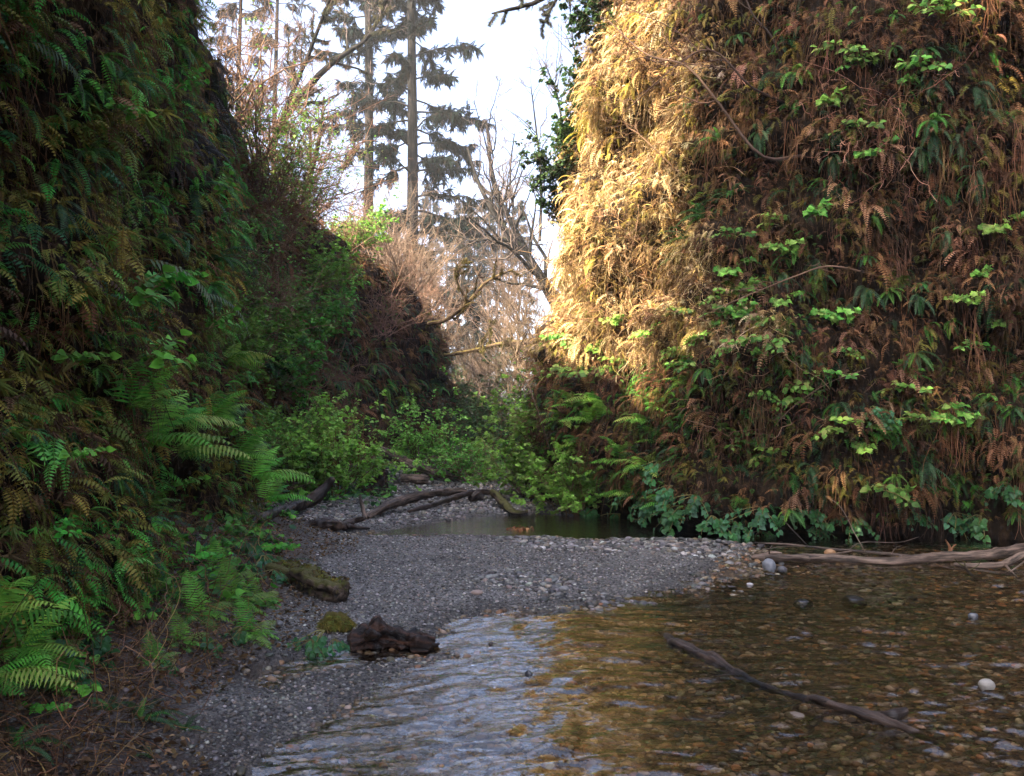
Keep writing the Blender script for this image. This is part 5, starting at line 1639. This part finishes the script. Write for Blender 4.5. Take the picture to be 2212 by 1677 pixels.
longbranch('long dark bare branch rising left across the sunlit patch', [(1740, 332, .1), (1660, 300, .45), (1590, 250, .6), (1540, 200, .7), (1490, 140, .8), (1440, 70, .9)], .022, 1, (.07, .045, .035))
longbranch('dark bare branch reaching left over the top of the sunlit patch', [(1700, 230, .1), (1640, 200, .5), (1560, 190, .7), (1480, 205, .8), (1400, 200, .9)], .016, 2, (.07, .045, .035))
longbranch('thin dark branch fanning down over the sunlit patch', [(1480, 380, .2), (1440, 330, .5), (1400, 260, .6), (1370, 190, .7)], .012, 3, (.09, .055, .035))
longbranch('bare reddish branch sweeping left across the middle of the right wall', [(1900, 600, .05), (1800, 560, .4), (1700, 640, .5), (1600, 680, .6), (1540, 700, .7)], .012, 4, (.16, .10, .07), (6, 3), .3)
longbranch('bare pale branch slanting up in the lower middle of the right wall', [(1660, 960, .1), (1720, 900, .3), (1800, 850, .35), (1870, 800, .3)], .009, 5, (.2, .13, .09), (5, 2), .3)
longbranch('thin bare sapling stem in front of the right wall edge', [(1225, 960, .3), (1205, 860, .5), (1190, 740, .7), (1180, 640, .8)], .012, 6, (.13, .085, .06), (9, 4), .4)
longbranch('grey bare stem at the top right of the sunlit patch', [(1690, 130, .05), (1675, 80, .3), (1640, 30, .4), (1600, -30, .5)], .02, 7, (.10, .075, .06), (6, 4), .5)

# ---- bushes on the creek bed
BC = [(.19, .44, .06), (.23, .48, .08), (.14, .36, .05), (.25, .44, .10)]
b_ = shrub('leafy_bush', 'large light green bush on the left of the creek bed', 'bush', 200, 34, 1.75, .85, (9, 6), (.14, .075, .04), leaves=5, lsize=(.025, .1), cols=BC, r=.009, curl=.05, tiers=.35)
b_.location = P(720, 1095, 15.6) * A([1, 1, 0]) + A([0, 0, .05])
b_ = shrub('leafy_bush', 'light green bush left of centre beside the large one', 'bush', 201, 20, 1.35, .8, (8, 6), (.15, .08, .045), leaves=5, lsize=(.035, .08), cols=BC, r=.009, curl=.05, tiers=.35)
b_.location = P(640, 1090, 15.2) * A([1, 1, 0]) + A([0, 0, .05])
b_ = shrub('leafy_bush', 'tall sparse green bush in the middle behind the logs', 'bush', 202, 20, 1.75, .6, (8, 5), (.15, .085, .05), leaves=4, lsize=(.04, .085), cols=BC, r=.009, curl=.06, tiers=.35)
b_.location = P(925, 1050, 18.5) * A([1, 1, 0]) + A([0, 0, .12])
b_ = shrub('leafy_bush', 'twiggy green bush leaning from the right wall over the gravel', 'bush', 203, 34, 1.5, 1.0, (9, 6), (.2, .115, .07), leaves=3, lsize=(.04, .09), cols=BC + [(.15, .25, .08)], r=.009, curl=.07, tiers=.4, lkind='lobed')
b_.location = P(1150, 1090, 15.4) * A([1, 1, 0]) + A([0, 0, .02])
b_ = shrub('leafy_bush', 'brown twiggy bush with few leaves right of the centre bush', 'bush', 204, 26, 1.2, .8, (8, 6), (.18, .11, .065), leaves=2, lsize=(.04, .08), cols=BC, r=.009, curl=.08, tiers=.4)
b_.location = P(1015, 1045, 18) * A([1, 1, 0]) + A([0, 0, .1])
b_ = shrub('leafy_bush', 'green bush at the narrow back of the creek bed', 'bush', 205, 24, 1.6, .8, (8, 6), (.13, .085, .055), leaves=4, lsize=(.05, .1), cols=[(.06, .15, .05), (.08, .18, .06)], r=.009, curl=.06, tiers=.4)
b_.location = P(1060, 1000, 22.5) * A([1, 1, 0]) + A([0, 0, .2])
for i_, (px_, Y_, s_, lab_) in enumerate([(1030, 27, 1.0, 'hazy green bush low in the middle of the creek mouth'), (985, 31, 1.0, 'hazy green bush at the end of the left wall'), (1075, 30, 1.2, 'hazy green bush right of the creek mouth'), (1020, 36, 1.4, 'farthest green bush in the creek mouth')]):
    if i_ == 0:
        fb_ = shrub('leafy_bush', lab_, 'bush', 209, 24, 1.7, .9, (8, 6), (.10, .075, .05), leaves=4, lsize=(.05, .12), cols=[(.04, .09, .03), (.06, .11, .035), (.08, .09, .04)], r=.01, curl=.06, tiers=.4)
    c_ = P(px_, 900, Y_)
    place(fb_, (c_[0], Y_, gz(c_[0], Y_)), Matrix.Rotation(i_ * 1.9, 4, 'Z'), s_, lab_, 'hazy bushes in the creek mouth')
b_ = shrub('leafy_bush', 'small green bush at the foot of the right wall edge', 'bush', 206, 24, 1.1, .9, (8, 5), (.17, .1, .06), leaves=4, lsize=(.04, .09), cols=BC, r=.008, curl=.07, tiers=.4, lkind='lobed')
b_.location = P(1235, 1100, 13.6) * A([1, 1, 0])
b_ = shrub('leafy_bush', 'light green bush hanging off the lower edge of the right wall', 'bush', 207, 22, 1.2, 1., (8, 5), (.19, .11, .07), leaves=3, lsize=(.04, .09), cols=BC, r=.008, curl=.08, tiers=.4, lkind='lobed')
b_.location = P(1180, 960, 15.0)


# ---- low cover and litter
def cover(name, label, n, cond, protos, cols, smin, smax, seed, mat=LEAF, zl=.02, xr=(-5, 2), yr=(2.3, 20), flat=.5, tilt=.2):
    rng = np.random.default_rng(seed)
    m = n * 8
    y = yr[0] * (yr[1] / yr[0]) ** rng.random(m)
    x = rng.uniform(*xr, m)
    z, d, dw = ground_z(x, y)
    k = cond(x, y, z, d, dw) & (np.abs(x) < y * .6 + .6)
    x, y, z = x[k][:n], y[k][:n], z[k][:n]
    N = len(x)
    if not N:
        return
    a = rng.uniform(0, 6.28, N)
    f = np.stack([np.cos(a), np.sin(a), rng.normal(tilt, .3, N)], 1)
    M = frames_dir(f, UP + rng.normal(0, flat, (N, 3)))
    g = Geo()
    scatter(g, protos, np.stack([x, y, z + zl * rng.random(N) * 2], 1), M, rng.uniform(smin, smax, N), pick(cols, N, rng, .3), rng)
    link(name, g.mesh(name, mat), kind='stuff', label=label)


pn = lambda x, y, s=81: fbm(np.stack([x, y, x * 0], -1) * 1.3, 2, s)
cover('leaf_litter', 'brown fallen leaves and needles on the left bank', 16000, lambda x, y, z, d, dw: (d > .02) & (dw < 1.25 + .3 * pn(x, y)) & (y < 12.5), [leaf('ovate', .3, .5), leaf('lance', .2, .5), leaf('small', .2, .4)], BROWN + STRAW + DKBROWN + DKBROWN, .014, .045, 1, DRY, .015, xr=(-4, -.3))
cover('dry_grass', 'dry straw stalks and broken twigs on the left bank', 5200, lambda x, y, z, d, dw: (d > .05) & (dw < .9) & (y < 9), CURLY + STRANDS, STRAW + BROWN + [(.42, .28, .10), (.36, .2, .09)], .10, .36, 2, DRY, .03, xr=(-4, -.5), tilt=0., flat=1.2)
cover('undergrowth', 'low green plants along the foot of the left wall', 2600, lambda x, y, z, d, dw: (d > .1) & (dw < .75 + .35 * pn(x, y)) & (pn(x, y, 90) > -.25) & (y < 12.6), [leaf('heart'), leaf('ovate'), leaf('lobed')], GREEN_M + GREEN_B + GREEN_D, .03, .09, 3, LEAF, .07, xr=(-4, -.8), tilt=.1)
cover('undergrowth', 'low green plants under the bushes behind the logs', 5200, lambda x, y, z, d, dw: (y > 13.6) & (d > .2) & ((x < -1.9 - .1 * (y - 14)) | (y > 17.5)) & (pn(x, y, 91) > -.5), [leaf('ovate'), leaf('lobed'), LADY_LO[0]], GREEN_M + GREEN_B[2:] + GREEN_D, .05, .15, 4, LEAF, .12, xr=(-6, 2.5), yr=(13.5, 34))

cover('twig_litter', 'small twigs and bark scraps scattered on the gravel bar', 240, lambda x, y, z, d, dw: (d > .05) & (y > 5) & (dw > .8), STRANDS, DKBROWN + BROWN, .05, .2, 8, DRY, .008, xr=(-3, 2.5), yr=(5, 14), tilt=-.0, flat=.0)
# ---- labels for the picked-out plants: look, place, then order from the left
def region(px, py):
    if px < 575:
        if py > 1240:
            return 'on the left bank'
        side = 'outer' if px < 270 else 'inner'
        return f'{side} near left wall, ' + ('top' if py < 300 else 'mid height' if py < 620 else 'lower half' if py < 1000 else 'foot')
    if px < 1010:
        return ('upper' if py < 760 else 'lower') + (' near half' if px < 780 else ' far half') + ' of the far left wall' if py < 1000 else 'on the left bank'
    if px < 1560 - (py - 200) * .2 and py < 700:
        return 'in the sunlit patch'
    col = 'left part' if px < 1480 else 'middle' if px < 1830 else 'right part'
    row = 'top' if py < 380 else 'mid height' if py < 720 else 'lower half' if py < 980 else 'foot'
    return f'right wall {col}, {row}'


ORD = ['leftmost', 'second', 'third', 'fourth', 'fifth', 'sixth', 'seventh', 'eighth', 'ninth', 'tenth', 'eleventh', 'twelfth', 'thirteenth', 'fourteenth', 'fifteenth', 'sixteenth', 'seventeenth', 'eighteenth', 'nineteenth', 'twentieth'] + ['next'] * 40
ONE = {'bright sprigs with lobed leaves': 'bright lobed leaf sprig', 'bright sprigs with oval leaves': 'bright oval leaf sprig', 'bright lady ferns rooted in the soil': 'bright soil rooted lady fern', 'dark sword ferns rooted in the soil': 'dark soil rooted sword fern'}
bk = {}
for it in ITEMS:
    bk.setdefault((it[3], region(it[1], it[2])), []).append(it)
for (ph, rgn), its in bk.items():
    its.sort(key=lambda t: t[1])
    n_ = len(its)
    one = ONE.get(ph, ph[:-1] if ph.endswith('s') else ph)
    for i, it in enumerate(its):
        o = it[0]
        if n_ == 1:
            lab = f'only {one} {rgn}' if 'wall, ' not in rgn and 'wall left' not in rgn and 'right wall' not in rgn else f'only {one}, {rgn}'
        elif i == n_ - 1:
            lab = f'rightmost {one} of {n_}, {rgn}'
        elif i == 0:
            lab = f'leftmost {one} of {n_}, {rgn}'
        else:
            lab = f'{ORD[i]} {one} from the left, {rgn}'
        o['label'] = lab
        o['category'] = 'fern' if 'fern' in ph or 'frond' in ph else 'plant'
        o['group'] = f'{ph}, {rgn}' if n_ > 1 else ph
for o in list(COL.objects):                      # prototypes that were never placed
    if '_used' in o.keys():
        del o['_used']
    elif o.parent is None and o.get('category') in ('fern', 'plant', 'shrub') and not o.get('label'):
        for ch in list(o.children):
            bpy.data.objects.remove(ch)
        bpy.data.objects.remove(o)


# ================================================================== light, sky, camera
HAZE = 0.0007
SUN_AZ, SUN_EL = A([-0.80, -0.60]), R(41)
SUN = A([SUN_AZ[0] * math.cos(SUN_EL), SUN_AZ[1] * math.cos(SUN_EL), math.sin(SUN_EL)])
sl = bpy.data.lights.new('sun', 'SUN')
sl.energy = 4.9
sl.angle = R(0.6)
sl.color = (1.0, 0.82, 0.57)
so = bpy.data.objects.new('sun', sl)
COL.objects.link(so)
so.rotation_euler = Vector(-SUN).to_track_quat('-Z', 'Y').to_euler()
w = bpy.data.worlds.new('World')
scene.world = w
w.use_nodes = True
wn = w.node_tree
bg = wn.nodes['Background']
sk = wn.nodes.new('ShaderNodeTexSky')
sk.sky_type = 'NISHITA'
sk.sun_disc = False
sk.sun_elevation = SUN_EL
sk.sun_rotation = math.atan2(SUN[0], SUN[1])
sk.dust_density = 5.0
sk.air_density = 0.5
sk.ozone_density = 0.8
wn.links.new(sk.outputs[0], bg.inputs[0])
bg.inputs[1].default_value = 0.15
# sunlit air between the walls
hb = Geo()
x0, x1, y0, y1, z0, z1 = -470., 470., -470., 470., -3., 48.
hv = A([(x, y, z) for x in (x0, x1) for y in (y0, y1) for z in (z0, z1)])
hb.add(hv, [(0, 1, 3), (0, 3, 2), (4, 6, 7), (4, 7, 5), (0, 4, 5), (0, 5, 1), (2, 3, 7), (2, 7, 6), (0, 2, 6), (0, 6, 4), (1, 5, 7), (1, 7, 3)])
hm, hn, ho = new_mat('haze')
pv = N_(hn, 'ShaderNodeVolumePrincipled', Density=HAZE)
pv.inputs['Color'].default_value = (.9, .95, 1, 1)
hn.links.new(pv.outputs[0], ho.inputs['Volume'])
link('haze', hb.mesh('haze', hm), kind='stuff', label='pale sunlit haze filling the canyon and the gap')
cam = bpy.data.cameras.new('camera')
co = bpy.data.objects.new('camera', cam)
COL.objects.link(co)
co.location = (0, 0, CAMH)
co.rotation_euler = (R(90), 0, 0)
cam.sensor_width = 36
cam.lens = 36 * F / 2212
cam.shift_y = (HOR - 838.5) / 2212
cam.clip_end = 2000
cam.clip_start = 0.05
cam.dof.use_dof = True
cam.dof.focus_distance = 9.5
cam.dof.aperture_fstop = 8
scene.camera = co
scene.view_settings.view_transform = 'Standard'
scene.view_settings.look = 'None'
scene.view_settings.exposure = 2.9
scene.view_settings.gamma = 1
scene.cycles.max_bounces = 8
scene.cycles.diffuse_bounces = 4
scene.cycles.transparent_max_bounces = 24
scene.cycles.volume_bounces = 0
